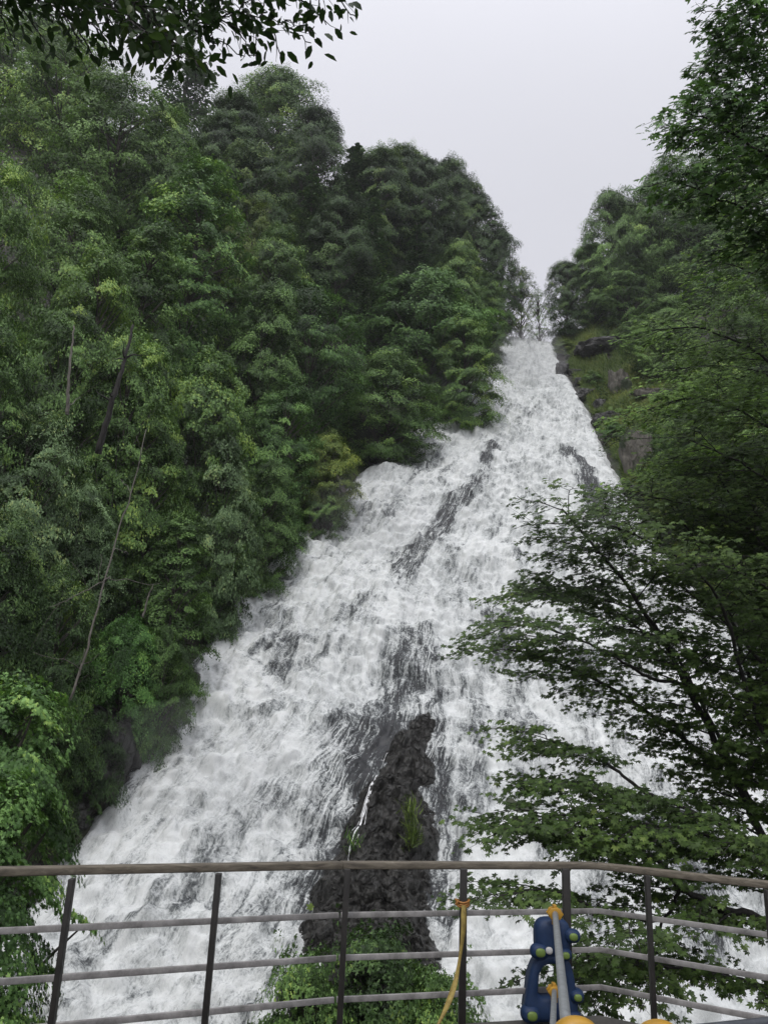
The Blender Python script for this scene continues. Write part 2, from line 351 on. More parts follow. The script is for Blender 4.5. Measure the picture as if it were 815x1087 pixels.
def water_surface(nu=460, nv=1050):
    # rows spaced so that they look even from the lookout
    tv = np.linspace(0, 1, nv); Ys = 20.0 + (96.0 - 20.0) * tv ** 1.15
    u = np.linspace(-0.02, 1.02, nu)
    Yg = np.repeat(Ys[:, None], nu, 1)
    XL, XR = xl(Ys)[:, None] - 0.6, xr(Ys)[:, None] + 0.6
    X = XL + (XR - XL) * u[None, :]
    # along-flow coordinate in metres (true length down the slope)
    dz = np.gradient(prof(Ys), Ys); s = np.concatenate([[0], np.cumsum(np.hypot(1, dz[1:]) * np.diff(Ys))]); S = np.repeat(s[:, None], nu, 1)
    thin = np.zeros_like(X); ridge = np.zeros_like(X)
    wx = X + 0.3 * fbm(X * 0.7, S * 0.4, 1.0, 3, 21); wy = Yg + 0.3 * fbm(X * 0.7, S * 0.5, 7.0, 3, 22)
    frz = fbm(X * 1.6, S * 0.5, 3, 4, 23, 0.6)
    for pts, w, st, rh in THIN:
        m = polyline_mask(wx, wy, pts, w); m = np.clip(m * (1 + 0.55 * frz), 0, 1); thin = np.maximum(thin, m * st) ; ridge = np.where(rh < 0, ridge * (1 - m) + m * rh, np.maximum(ridge, m * rh))
    edge = np.minimum(X - xl(Yg), xr(Yg) - X)
    # stepped bed: uneven ledges, water bulging over them, then lumps of foam
    ww = 0.3 + 0.7 / (1 + np.exp((u[None, :] - 0.5) / 0.05)); UF = (u[None, :] - 0.0060 * (S - 30.0) * ww) * 26.0
    big = fbm(X * 0.16, S * 0.30, 0, 3, 31)
    ph = S * 0.55 + 2.4 * fbm(X * 0.22, S * 0.10, 2, 3, 32); fr = ph - np.floor(ph)
    ledge = (np.where(fr < 0.7, fr / 0.7, (1 - fr) / 0.3) - 0.5)
    lump = np.abs(fbm(X * 0.9, S * 0.8, 0, 4, 33, 0.55)); fine = fbm(X * 3.2, S * 2.6, 0, 3, 34, 0.6)
    strand = fbm(UF * 2.0, S * 0.30, 0, 3, 35, 0.6)
    disp = (0.55 * big + 0.20 * ledge * (0.6 + 0.5 * vnoise(X * 0.3, S * 0.2, 5, 36)) + 0.30 * lump * (1 - thin) + 0.035 * fine + 0.05 * strand) * np.clip(edge / 2.5 + 0.15, 0.15, 1) + 0.5 * ridge
    disp -= np.clip(0.9 - edge, 0, 2) * 0.75
    dzf = np.repeat(dz[:, None], nu, 1); nrm = 1 / np.sqrt(1 + dzf ** 2)
    Vx = X + 0.10 * fbm(X * 1.5, S * 1.5, 9, 2, 37)
    Vy = Yg - dzf * nrm * disp; Vz = prof(Yg) + nrm * disp
    thick = np.clip(0.5 + 0.75 * lump - thin * 1.0 + 0.18 * big, 0, 1.5)
    i = np.arange(nv - 1)[:, None] * nu + np.arange(nu - 1)[None, :]
    F = np.stack([i, i + 1, i + nu + 1, i + nu], -1).reshape(-1, 4)
    flow = np.stack([X, S, UF], -1).reshape(-1, 3)
    e = np.clip((0.6 - edge) * 0.5, 0, 0.5)
    V = np.stack([Vx, Vy, Vz], -1)
    return V, F, flow, np.clip(thin + e, 0, 1.3), S, X
WV, WF, WFLOW, WTHIN, WS, WX = water_surface()

def water_mat():
    m, N, L = new_mat('rushing_white_water'); o, p = principled(N, L)
    a = N.new('ShaderNodeAttribute'); a.attribute_name = 'flow'; t = N.new('ShaderNodeAttribute'); t.attribute_name = 'thin'
    sp = N.new('ShaderNodeSeparateXYZ'); L.new(a.outputs['Vector'], sp.inputs[0])
    cb = N.new('ShaderNodeCombineXYZ'); L.new(sp.outputs[2], cb.inputs[0]); L.new(sp.outputs[1], cb.inputs[1])
    def mp(sx, sy, along=False):
        q = N.new('ShaderNodeMapping'); q.inputs['Scale'].default_value = (sx, sy, 0 if not along else 1)
        L.new(cb.outputs[0] if along else a.outputs['Vector'], q.inputs['Vector']); return q.outputs[0]
    n_patch = noise(N, L, 1.0, 4, 0.6, mp(0.40, 0.16, True), 0.8)
    n_clump = noise(N, L, 1.0, 5, 0.62, mp(1.3, 0.8), 1.0)
    n_fine = noise(N, L, 1.0, 8, 0.80, mp(12.0, 8.0), 0.6)
    n_str = noise(N, L, 1.0, 7, 0.72, mp(2.6, 0.30, True), 0.6)
    n_thr = noise(N, L, 1.0, 6, 0.72, mp(9.0, 0.7, True), 1.0)
    def cen(n, k): return math_n(N, L, 'MULTIPLY', math_n(N, L, 'SUBTRACT', n.outputs['Fac'], 0.5), k)
    th = t.outputs['Fac']
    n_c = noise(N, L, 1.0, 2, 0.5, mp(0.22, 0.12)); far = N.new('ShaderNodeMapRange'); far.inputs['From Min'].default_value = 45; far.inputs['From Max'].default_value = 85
    far.inputs['To Min'].default_value = 1.0; far.inputs['To Max'].default_value = 0.55; L.new(sp.outputs[1], far.inputs['Value'])  # mist softening of the upper falls, put into the foam colour as lower contrast
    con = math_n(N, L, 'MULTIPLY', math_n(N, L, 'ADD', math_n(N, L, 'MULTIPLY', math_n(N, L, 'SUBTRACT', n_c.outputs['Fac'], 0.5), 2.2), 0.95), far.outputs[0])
    s = math_n(N, L, 'ADD', cen(n_patch, 1.0), cen(n_clump, 1.0))
    s = math_n(N, L, 'ADD', s, cen(n_fine, 1.1))
    s = math_n(N, L, 'ADD', s, cen(n_str, 1.0))
    s = math_n(N, L, 'MULTIPLY', s, con)
    s = math_n(N, L, 'ADD', s, math_n(N, L, 'MULTIPLY', cen(n_thr, 3.8), math_n(N, L, 'MINIMUM', th, 0.8)))
    s = math_n(N, L, 'ADD', s, math_n(N, L, 'MULTIPLY', cen(n_fine, 1.2), math_n(N, L, 'MINIMUM', th, 0.8)))
    s = math_n(N, L, 'SUBTRACT', s, math_n(N, L, 'MULTIPLY', th, 0.55))
    s = math_n(N, L, 'ADD', s, 0.56, True)
    r = ramp(N, [(0.0, (0.014, 0.015, 0.017)), (0.16, (0.045, 0.05, 0.054)), (0.30, (0.20, 0.215, 0.215)), (0.44, (0.50, 0.52, 0.515)), (0.62, (0.71, 0.73, 0.72)), (1, (0.85, 0.865, 0.85))])
    L.new(s, r.inputs[0]); L.new(r.outputs[0], p.inputs['Base Color'])
    ro = N.new('ShaderNodeMapRange'); ro.inputs['To Min'].default_value = 0.5; ro.inputs['To Max'].default_value = 0.9; ro.inputs['From Max'].default_value = 0.5
    L.new(s, ro.inputs['Value']); L.new(ro.outputs[0], p.inputs['Roughness'])
    b = N.new('ShaderNodeBump'); b.inputs['Strength'].default_value = 0.45; b.inputs['Distance'].default_value = 0.12
    L.new(s, b.inputs['Height']); L.new(b.outputs[0], p.inputs['Normal'])
    return m
WMAT = water_mat()
wme = mk_mesh('waterfall', WV.reshape(-1, 3), WF, smooth=True, attrs={'flow': WFLOW, 'thin': WTHIN.ravel()})
tag(link('waterfall', wme, WMAT), 'white foaming waterfall sliding down a long dark rock slope', kind='structure')

def foam_mat():
    m, N, L = new_mat('spray_drops'); o, p = principled(N, L); p.inputs['Base Color'].default_value = (0.86, 0.87, 0.875, 1); p.inputs['Roughness'].default_value = 0.9
    return m
def spray():
    """flecks of thrown water just above the surface"""
    rng = np.random.default_rng(5); nv, nu, _ = WV.shape; n = 190000
    iv = (rng.random(n) ** 1.2 * (nv - 1)).astype(int); iu = rng.integers(6, nu - 6, n)
    clump = vnoise(WX[iv, iu] * 1.1, WS[iv, iu] * 0.8, 0, 77)
    keep = (rng.random(n) < 0.45 + 0.6 * clump); th = WTHIN[iv, iu]; keep &= rng.random(n) > th * 0.95
    iv, iu, th = iv[keep], iu[keep], th[keep]; n = len(iv)
    P = WV[iv, iu] + rng.normal(0, 0.07, (n, 3)); P[:, 2] += np.abs(rng.exponential(0.07, n)); P[:, 1] -= np.abs(rng.exponential(0.12, n))
    sz = rng.uniform(0.006, 0.018, n) * (0.6 + P[:, 1] / 60)
    a = rng.normal(0, 1, (n, 3, 3)); a /= np.linalg.norm(a, axis=2)[..., None]; a[:, :, 2] *= 1.6
    V = (P[:, None, :] + a * sz[:, None, None]).reshape(-1, 3); 
    tag(link('spray', mk_mesh('spray', V, None, np.arange(3 * n).reshape(-1, 3)), foam_mat()), 'fine white drops of spray thrown up over the falls', 'spray', kind='stuff')
spray()

# ------------------------------------------------------------------ foliage machinery
def leaf_template(kind):
    if kind == 'quad':      # folded rhombus
        V = [(-0.5, 0, 0), (0, 0.32, 0.10), (0.5, 0, 0), (0, -0.32, 0.10)]; return np.array(V), np.array([[0, 3, 2, 1]])
    if kind == 'tuft':      # three crossed narrow leaves: a little sprig
        V, F = [], []
        for k, (an, tz) in enumerate(((0, 0.1), (1.2, -0.15), (-1.15, 0.12))):
            c, s = math.cos(an), math.sin(an); b = len(V)
            for x, y, z in ((0, 0, 0), (0.33, 0.2, 0.07), (0.75, 0, tz), (0.33, -0.2, 0.07)): V.append((x * c - y * s, x * s + y * c, z))
            F.append([b, b + 3, b + 2, b + 1])
        return np.array(V), np.array(F)
    if kind == 'blade':
        V = [(0, 0.035, 0), (0, -0.035, 0), (0.55, -0.03, 0.06), (0.55, 0.03, 0.06), (1.0, 0, -0.12)]
        return np.array(V), np.array([[0, 1, 2, 3], [3, 2, 4, 3]])
    if kind == 'oval':
        V = [(0, 0, 0), (0.22, 0.19, 0.05), (0.62, 0.21, 0.02), (1.0, 0, -0.12), (0.62, -0.21, 0.02), (0.22, -0.19, 0.05), (0.3, 0, 0), (0.66, 0, -0.03)]
        return np.array(V), np.array([[0, 6, 1, 0], [0, 5, 6, 0], [6, 7, 2, 1], [5, 4, 7, 6], [7, 3, 2, 7], [4, 3, 7, 4]])
    if kind == 'palmate':
        V, F = [], []
        for an, ln, w in ((0, 1.0, 0.2), (0.72, 0.86, 0.17), (-0.72, 0.86, 0.17), (1.5, 0.6, 0.14), (-1.5, 0.6, 0.14)):
            c, s = math.cos(an), math.sin(an); b = len(V)
            for x, y, z in ((0, 0, 0), (ln * 0.55, w, 0.03), (ln, 0, -0.09), (ln * 0.55, -w, 0.03)): V.append((x * c - y * s, x * s + y * c, z))
            F.append([b, b + 3, b + 2, b + 1])
        return np.array(V), np.array(F)
def norm(a): return a / (np.linalg.norm(a, axis=-1, keepdims=True) + 1e-9)
def leaves(name, P, Nn, D, size, kind='quad', rnd=None, rng=None):
    """one mesh with a leaf at every P, face normal Nn, pointing along D"""
    T, F = leaf_template(kind); Nn = norm(Nn); D = norm(D - Nn * np.sum(D * Nn, 1, keepdims=True)); B = np.cross(Nn, D)
    n, k = len(P), len(T); size = np.broadcast_to(size, (n,))
    V = P[:, None, :] + size[:, None, None] * (T[None, :, 0:1] * D[:, None] + T[None, :, 1:2] * B[:, None] + T[None, :, 2:3] * Nn[:, None])
    F = (F[None] + (np.arange(n) * k)[:, None, None]).reshape(-1, 4)
    if rnd is None: rnd = rng.random(n)
    rr = np.repeat(rnd, k)
    tri = F[:, 3] == F[:, 0]
    return mk_mesh(name, V.reshape(-1, 3), F[~tri], F[tri][:, :3], {'rnd': rr})

PROTO = {}
def proto_broad(key, seed, R=3.0, H=10.0, base=0.18, n=90, cr=0.95, lp=260, ls=0.15, flat=0.5, pw=1.0, leaf='quad', lean=0.0, inner=0.25, droop=0.25):
    """rounded broadleaf crown made of many overlapping leafy boughs on a trunk with limbs"""
    rng = np.random.default_rng(seed)
    # bough centres through the crown envelope
    C = []
    while len(C) < n:
        z = rng.random(); a = rng.random() * 2 * math.pi
        env = math.sqrt(max(0.0, 1 - (max(0.0, z - 0.35 * pw) / (1 - 0.35 * pw)) ** 2)) * min(1, 0.6 + 1.4 * z)
        rad = env * (1 - inner * rng.random() ** 1.5) if rng.random() < 0.8 else env * rng.random()
        jit = 1 + 0.18 * rng.normal()
        C.append((R * rad * math.cos(a) * jit, R * rad * math.sin(a) * jit, H * (base + (0.97 - base) * z)))
    C = np.array(C); sizes = cr * rng.uniform(0.6, 1.35, n) * (0.75 + 0.25 * R / 3)
    P, Nn, D, rv = [], [], [], []
    axis = np.array([0, 0, 1.0])
    for c, s in zip(C, sizes):
        m = int(lp * (s / cr) ** 1.6)
        a = rng.random(m) * 2 * math.pi; q = np.sqrt(rng.random(m)); hh = rng.normal(0, 0.18, m)
        out = norm(np.array([c[0], c[1], 0.0]) + 1e-6); o3 = norm(np.array([c[0] / R, c[1] / R, (c[2] / H - 0.45) * 1.6]))
        x, y = q * np.cos(a), q * np.sin(a)
        lob = 1 + 0.28 * np.sin(a * 3 + rng.random() * 6) + 0.15 * np.sin(a * 7 + rng.random() * 6)
        x *= lob; y *= lob
        z = flat * (0.6 * (1 - q ** 2) + hh) - droop * (x * out[0] + y * out[1]) * 0.8
        tx, ty = rng.normal(0, 0.32, 2); z = z + tx * x + ty * y
        p = c + s * np.stack([x, y, z], 1)
        nn = np.stack([x * 0.8 + o3[0] * 0.9, y * 0.8 + o3[1] * 0.9, 0.55 + o3[2] * 0.6 + 0 * x], 1) + rng.normal(0, 0.36, (m, 3))
        dd = np.stack([x + 0.6 * out[0], y + 0.6 * out[1], -0.1 * np.ones(m)], 1) + rng.normal(0, 0.9, (m, 3))
        P.append(p); Nn.append(nn); D.append(dd); rv.append(np.clip(0.5 + 0.24 * rng.normal() + 0.18 * rng.normal(size=m), 0, 1))
    P, Nn, D, rv = np.vstack(P), np.vstack(Nn), np.vstack(D), np.concatenate(rv)
    crown = leaves('crown', P, Nn, D, ls * rng.uniform(0.7, 1.3, len(P)), leaf, rv)
    mb = MB(); tz = np.linspace(0, 1, 9)
    tp = np.stack([0.25 * np.sin(tz * 4 + seed) * tz, 0.25 * np.cos(tz * 3 + seed) * tz, tz * H * 0.93 - 0.8], 1)
    r0 = 0.018 * H + 0.03; mb.tube(tp, r0 * (1 - tz * 0.85), 8)
    for c in C[:: max(1, n // 45)]:
        zt = max(0.1, (c[2] - 0.45 * math.hypot(c[0], c[1])) / (0.93 * H)); zt = min(0.95, zt)
        b = np.array([np.interp(zt, tz, tp[:, 0]), np.interp(zt, tz, tp[:, 1]), np.interp(zt, tz, tp[:, 2])])
        mid = (b + c) / 2 + rng.normal(0, 0.15, 3) + (0, 0, 0.1)
        q = np.linspace(0, 1, 5)[:, None]; pts = (1 - q) ** 2 * b + 2 * q * (1 - q) * mid + q ** 2 * c
        mb.tube(pts, np.linspace(r0 * 0.35, 0.012, 5), 5)
    PROTO[key] = (crown, mb.mesh('trunk', True), R, H)
def proto_conifer(key, seed, R=2.4, H=13.0, base=0.08, tiers=26, per=8, lp=110, ls=0.16, droop=0.35, airy=0.0):
    rng = np.random.default_rng(seed); P, Nn, D, rv = [], [], [], []
    mb = MB(); tz = np.linspace(0, 1, 8); mb.tube(np.stack([0.05 * np.sin(tz * 5), 0 * tz, tz * H - 0.8 * (1 - tz)], 1), 0.22 * (1 - tz * 0.93), 8)
    for t in range(tiers):
        f = base + (1 - base) * ((t + rng.random() * 0.6) / tiers); z0 = H * f
        L = R * (1 - f) ** 0.75 * (0.95 if t % 2 else 1.05) + 0.15
        for k in range(max(4, int(per * (1 - 0.4 * f)))):
            if rng.random() < airy: continue
            a = rng.random() * 2 * math.pi; l = L * rng.uniform(0.65, 1.15); dr = droop * rng.uniform(0.5, 1.3)
            o = np.array([math.cos(a), math.sin(a), 0]); s = np.array([-o[1], o[0], 0])
            q = np.linspace(0, 1, 5); zz = z0 + l * (0.28 * q - dr * q ** 2 * 1.3)
            mb.tube(o[None] * (q * l)[:, None] + np.stack([0 * q, 0 * q, zz], 1), np.linspace(0.035, 0.008, 5), 4)
            m = int(lp * (l / R) ** 1.1) + 14; q = rng.random(m) ** 0.75; w = 0.34 * l * np.sin(np.clip(q * 1.1, 0, 1) * math.pi) ** 0.7 * 0.9 + 0.05
            v = rng.uniform(-1, 1, m) * w
            p = o * (q * l)[:, None] + s * v[:, None]; p[:, 2] = z0 + l * (0.28 * q - dr * q ** 2 * 1.3) - 0.25 * np.abs(v) + rng.normal(0, 0.05, m)
            P.append(p); Nn.append(np.array([0, 0, 1.0]) + o * 0.3 + rng.normal(0, 0.3, (m, 3)))
            D.append(o + s * np.sign(v)[:, None] * 0.9 + np.array([0, 0, -0.3]) + rng.normal(0, 0.25, (m, 3))); rv.append(np.clip(0.42 + 0.3 * q + 0.15 * rng.normal(size=m), 0, 1))
    P, Nn, D, rv = map(np.concatenate, (P, Nn, D, rv))
    PROTO[key] = (leaves('crown', P, Nn, D, ls * rng.uniform(0.7, 1.4, len(P)), 'quad', rv), mb.mesh('trunk', True), R, H)

proto_broad('dome', 1, R=3.4, H=10, n=190, cr=0.85, lp=356, ls=0.125, flat=0.7, inner=0.2, base=0.04)
proto_broad('dome2', 2, R=3.2, H=11, n=190, cr=0.8, lp=356, ls=0.129, flat=0.65, pw=0.8, inner=0.2, base=0.04)
proto_broad('layer', 3, R=3.6, H=9, n=120, cr=1.05, lp=325, ls=0.122, flat=0.42, leaf='tuft', droop=0.18, pw=1.1, base=0.06)
proto_broad('layer2', 4, R=3.8, H=9, n=130, cr=0.95, lp=356, ls=0.129, flat=0.6, leaf='tuft', droop=0.2, base=0.2)
proto_broad('tall', 5, R=2.6, H=13, n=210, cr=0.75, lp=201, ls=0.129, flat=0.55, leaf='tuft', base=0.03, pw=0.5, droop=0.12)
proto_broad('loose', 6, R=3.6, H=11, n=190, cr=0.8, lp=193, ls=0.125, flat=0.6, leaf='tuft', base=0.03, pw=0.9, droop=0.12)
proto_broad('airy', 7, R=2.6, H=8, n=60, cr=0.85, lp=139, ls=0.099, flat=0.3, leaf='tuft', base=0.12)
proto_broad('shrub', 8, R=2.4, H=3.6, n=60, cr=0.85, lp=372, ls=0.106, flat=0.4, leaf='tuft', base=0.0, pw=0.7, droop=0.2)
proto_broad('shrub2', 9, R=2.3, H=3.2, n=60, cr=0.75, lp=403, ls=0.091, flat=0.6, base=0.0, pw=0.7)
proto_broad('bushy', 15, R=3.0, H=9, n=230, cr=0.6, lp=186, ls=0.114, flat=0.8, leaf='tuft', base=0.0, pw=0.8, droop=0.1)
proto_broad('near', 16, R=1.7, H=8, n=170, cr=0.5, lp=263, ls=0.065, flat=0.3, leaf='palmate', base=0.05, pw=0.6, droop=0.45)
proto_conifer('fir', 10, ls=0.2)
proto_conifer('fir2', 11, R=2.7, H=13, tiers=30, lp=120, droop=0.25, ls=0.2)
proto_conifer('hemlock', 12, R=3.0, H=13, tiers=22, per=7, airy=0.1, lp=130, ls=0.18, droop=0.3)

TREES = empty_count = 0
VAR = {}
REPORT = []
def plant(label, key, mat, px, py, H, rp, cat='tree', group=None, name=None, ymin=17, Y=None, lean=0.0, bark=None, side=-1):
    """tree whose top is seen at (px,py), H metres tall, crown rp pixels across its half-width;
    it is planted where the ground lies H metres under that line of sight"""
    if Y is None:
        Ys = np.linspace(ymin, 120, 700); d = ray(px, py); X = d[0] / d[1] * Ys; Z = d[2] / d[1] * Ys
        h = Z - ground(X, Ys)
        k = np.argmin(np.abs(h - H)); c = np.where((h[:-1] - H) * (h[1:] - H) <= 0)[0]
        if len(c): k = c[0]
        Y = Ys[k]
    top = at_y(px, py, Y); R = rp * Y / 845.0; g = float(ground(top[0], Y)); H = float(top[2] - g)
    REPORT.append((label[:40], round(float(Y), 1), round(float(top[0]), 1), round(g, 1), round(H, 1), round(R, 1)))
    H = max(1.5, H)
    vk = (key, mat, bark)
    if vk not in VAR:
        cm, tm, R0, H0 = PROTO[key]
        cm = cm.copy(); tm = tm.copy(); cm.materials.append(LM[mat]); tm.materials.append(bark or BARK)
        VAR[vk] = (cm, tm, R0, H0)
    cm, tm, R0, H0 = VAR[vk]
    rng = random.Random(label + str(px) + str(py))
    e = empty(name or {'fir': 'conifer', 'fir2': 'conifer', 'hemlock': 'conifer', 'shrub': 'shrub', 'shrub2': 'shrub'}.get(key, 'broadleaf_tree'), (float(top[0]), float(Y), g))
    s = R / R0 / 1.05
    e.scale = (s, s, H / H0 / 1.02); e.rotation_euler = (rng.uniform(-0.04, 0.04), lean + rng.uniform(-0.04, 0.04), rng.uniform(0, 6.28))
    tag(e, label, cat, group)
    link('trunk', tm, None, e); link('crown', cm, None, e)
    return e

# ------------------------------------------------------------------ trees of the left bank
GL = 'trees on the steep left bank'
LEFT = [
 # label, crown kind, leaf, top px, top py, height, half-width px
 ('tall rounded dark tree highest on the left skyline, right of the spreading conifer', 'dome', 'broad', 300, 84, 17, 62),
 ('dark rounded tree on the left skyline half hidden by the spreading conifer', 'dome2', 'dark', 252, 96, 16, 50),
 ('blunt dark fir on the left skyline between two rounded crowns', 'fir2', 'conifer', 378, 150, 16, 60),
 ('dark rounded crown filling the skyline on the left side of the blunt fir', 'dome', 'dark', 340, 112, 17, 44),
 ('dark rounded crown filling the skyline on the right side of the blunt fir', 'dome2', 'dark', 402, 158, 17, 42),
 ('dark bushy crown of the left skyline standing over the hanging fir boughs', 'dome', 'dark', 450, 164, 17, 38),
 ('dark crown on the falling left skyline third from the top of the falls', 'dome', 'dark', 490, 190, 16, 32),
 ('rounded dark tree on the left skyline between the bushy crown and the blunt fir', 'dome2', 'dark', 428, 153, 17, 44),
 ('dark bushy tree on the left skyline fourth from the top of the falls', 'dome', 'dark', 470, 170, 16, 36),
 ('dark tree on the falling left skyline second from the top of the falls', 'dome2', 'dark', 506, 204, 16, 34),
 ('last dark rounded tree of the left skyline above the top of the falls', 'dome', 'dark', 530, 246, 15, 27),
 ('sparse spreading dark conifer against the sky behind the overhanging leaves', 'hemlock', 'conifer', 208, 22, 18, 66),
 ('dark fir standing under the tallest rounded tree of the left skyline', 'fir2', 'conifer', 335, 178, 15, 45),
 ('dark fir in the middle of the left bank under the blunt skyline fir', 'fir', 'conifer', 398, 205, 15, 44),
 ('dark fir with hanging boughs under the rounded skyline trees', 'fir2', 'conifer', 445, 238, 14, 38),
 ('mid green bushy tree above the upper falls below the dark skyline trees', 'dome', 'broad', 488, 262, 13, 36),
 ('small green tree at the left lip of the falls', 'dome2', 'broad', 515, 300, 11, 26),
 ('big pale green tree filling the top left corner', 'loose', 'light', 40, 30, 17, 105),
 ('pale green leafy tree between the top left corner tree and the spreading conifer', 'loose', 'light', 135, 82, 16, 80),
 ('light green tree at the left edge below the top left corner tree', 'loose', 'light', 2, 165, 14, 70),
 ('light green leafy tree in the upper left beside the tall conical tree', 'loose', 'light', 92, 195, 14, 70),
 ('tall conical green tree standing out in the middle of the left bank', 'tall', 'maple', 216, 160, 19, 66),
 ('narrow green tree leaning on the left side of the tall conical tree', 'tall', 'broad', 165, 235, 15, 48),
 ('yellow tinged tree behind the right shoulder of the tall conical tree', 'layer', 'yellow', 262, 208, 12, 36),
 ('layered maple with flat bright boughs right of the tall conical tree', 'layer', 'maple', 335, 300, 13, 62),
 ('wide layered maple leaning over the water of the upper falls', 'layer2', 'maple', 450, 296, 14, 76),
 ('dark leafy tree hanging farthest out over the upper falls', 'dome2', 'broad', 492, 340, 12, 40),
 ('small yellow green maple leaning towards the middle falls', 'layer2', 'yellow', 352, 462, 7, 36),
 ('dark green maple overhanging the water below the wide layered maple', 'dome', 'broad', 412, 380, 10, 58),
 ('dark leafy tree between the conical tree and the layered maple', 'dome', 'broad', 283, 300, 13, 48),
 ('green tree with dense small boughs below the conical tree', 'bushy', 'broad', 232, 370, 14, 56),
 ('green tree in the shade left below the conical tree', 'loose', 'broad', 150, 350, 13, 60),
 ('shaded leafy tree with a leaning trunk left of the dead pole', 'layer', 'broad', 75, 330, 11, 60),
 ('dark leafy tree at the left edge halfway up', 'loose', 'broad', 5, 320, 12, 62),
 ('layered green tree beside the middle falls', 'bushy', 'maple', 302, 400, 10, 44),
 ('leafy tree covered in small light sprigs above the left water edge', 'bushy', 'pale', 245, 460, 11, 44),
 ('green sapling behind the leaning dead pole', 'bushy', 'broad', 168, 455, 9, 50),
 ('pale leaved tree at the left edge beside the dead pole', 'layer', 'pale', 42, 430, 9, 62),
 ('pale leaved low tree between the left edge and the dead pole', 'loose', 'pale', 95, 510, 7, 46),
 ('slim green tree right of the dead pole', 'tall', 'broad', 196, 540, 9, 38),
 ('dark green shrubby tree at the bend of the left water edge', 'dome', 'broad', 285, 490, 8, 38),
 ('shaded dark tree at the left edge under the pale leaved tree', 'loose', 'dark', 10, 540, 9, 60),
 ('shaded dark tree behind the foot of the dead pole', 'loose', 'dark', 70, 600, 8, 50),
 ('bright green maple sapling beside the foot of the dead pole', 'layer2', 'bright', 140, 655, 6, 40),
 ('dark broad tree in the hollow below the tallest skyline tree', 'dome', 'dark', 275, 160, 15, 50),
 ('dark green tree between the spreading conifer and the tall conical tree', 'loose', 'broad', 190, 118, 16, 55),
 ('pale green tree behind the top left corner tree under the hanging leaves', 'loose', 'light', 88, 38, 18, 80),
 ('leafy tree filling the gap between the spreading conifer and the dark skyline tree', 'dome2', 'dark', 235, 120, 14, 42),
 ('dark tree behind the two firs of the upper left bank', 'dome', 'dark', 360, 215, 14, 46),
 ('bushy green tree right of the yellow tinged tree', 'bushy', 'broad', 300, 240, 13, 44),
 ('bushy pale green tree left of the tall conical tree above the leaning trunk', 'bushy', 'light', 118, 265, 13, 55),
 ('bushy green tree above the upper end of the dead pole', 'bushy', 'broad', 190, 400, 10, 42),
 ('dark leafy sapling between the bright maple and the water', 'layer', 'broad', 180, 660, 6, 30),
]
for L_ in LEFT: plant(*L_[:7], group=GL)
plant('yellow green maple filling the lower left corner above the railing', 'near', 'maple', 18, 690, 9, 92, group='trees close to the lookout', Y=14.5)
plant('leafy maple at the left edge behind the railing', 'near', 'maple', 2, 790, 8, 85, group='trees close to the lookout', Y=12.5)
GS = 'shrubs along the left water edge'
SHR = [
 ('low shrub overhanging the water under the wide layered maple', 'broad', 420, 455, 3.5, 26),
 ('low shrub on the water edge under the yellow green maple', 'broad', 345, 520, 3.5, 26),
 ('shrub on the bank where the left water edge bends', 'maple', 305, 540, 3.5, 26),
 ('leafy shrub above the dark rock strip of the left water edge', 'broad', 262, 575, 3.5, 28),
 ('shrub with light leaves above the left water edge', 'maple', 225, 608, 3.2, 28),
 ('shrub directly above the big bend in the left water edge', 'broad', 190, 690, 3.0, 27),
 ('bright shrub hanging over the lower left water edge', 'bright', 160, 735, 2.8, 24),
 ('dark shrub behind the black boulder', 'dark', 105, 760, 3.0, 32),
 ('dark shrub below the foot of the dead pole', 'dark', 70, 740, 3.0, 34),
 ('small shrub under the leaves that hang farthest over the upper falls', 'dark', 475, 415, 3.0, 20),
 ('lowest dark shrub of the left bank above the railing', 'dark', 55, 820, 2.4, 30),
]
for i, (lb, mt, px, py, H, rp) in enumerate(SHR): plant(lb, 'shrub' if i % 2 else 'shrub2', mt, px, py, H, rp, 'shrub', GS)

# trees of the right bank and round the lip
GR = 'trees on the right bank'
RIGHT = [
 ('spindly yellow green tree left of the lip of the falls against the sky', 'airy', 'yellow', 551, 282, 7, 20),
 ('small spindly tree in the gap at the very top of the falls', 'airy', 'light', 572, 305, 6, 16),
 ('small rounded dark tree right of the lip of the falls', 'dome', 'dark', 600, 278, 11, 26),
 ('rounded grey green tree right above the grassy bank', 'dome2', 'broad', 628, 258, 12, 30),
 ('grey green tree with a crooked top on the right skyline', 'dome', 'light', 650, 205, 14, 38),
 ('full leafy tree closing the right skyline against the near maple', 'loose', 'broad', 715, 158, 17, 52),
 ('tall leafy tree behind the maple of the top right corner', 'bushy', 'broad', 775, 110, 18, 60),
 ('bushy tree between the crooked topped tree and the right skyline trees', 'bushy', 'light', 675, 215, 13, 42),
 ('tall loose grey green tree on the right skyline beside the near maple', 'loose', 'light', 690, 190, 15, 46),
 ('green tree in the middle of the right bank above the grass', 'loose', 'broad', 665, 275, 10, 36),
 ('leafy tree of the right bank behind the near maple leaves', 'loose', 'broad', 740, 215, 15, 56),
 ('rounded tree on the right bank behind the bright sprays', 'dome', 'light', 700, 320, 9, 40),
 ('tall tree at the right edge behind the bright sprays', 'loose', 'light', 790, 260, 14, 60),
 ('bushy tree at the right edge behind the big maple', 'loose', 'light', 770, 380, 10, 60),
 ('shaded tree on the right bank beside the grey rock', 'dome', 'broad', 725, 420, 7, 36),
 ('shaded low tree right of the grey rock', 'dome2', 'dark', 745, 480, 6, 40),
 ('dark leafy tree low at the right edge behind the big maple', 'loose', 'dark', 800, 500, 8, 52),
]
for L_ in RIGHT: plant(*L_[:7], group=GR, ymin=24)
GT = 'shrubs on the grassy right bank'
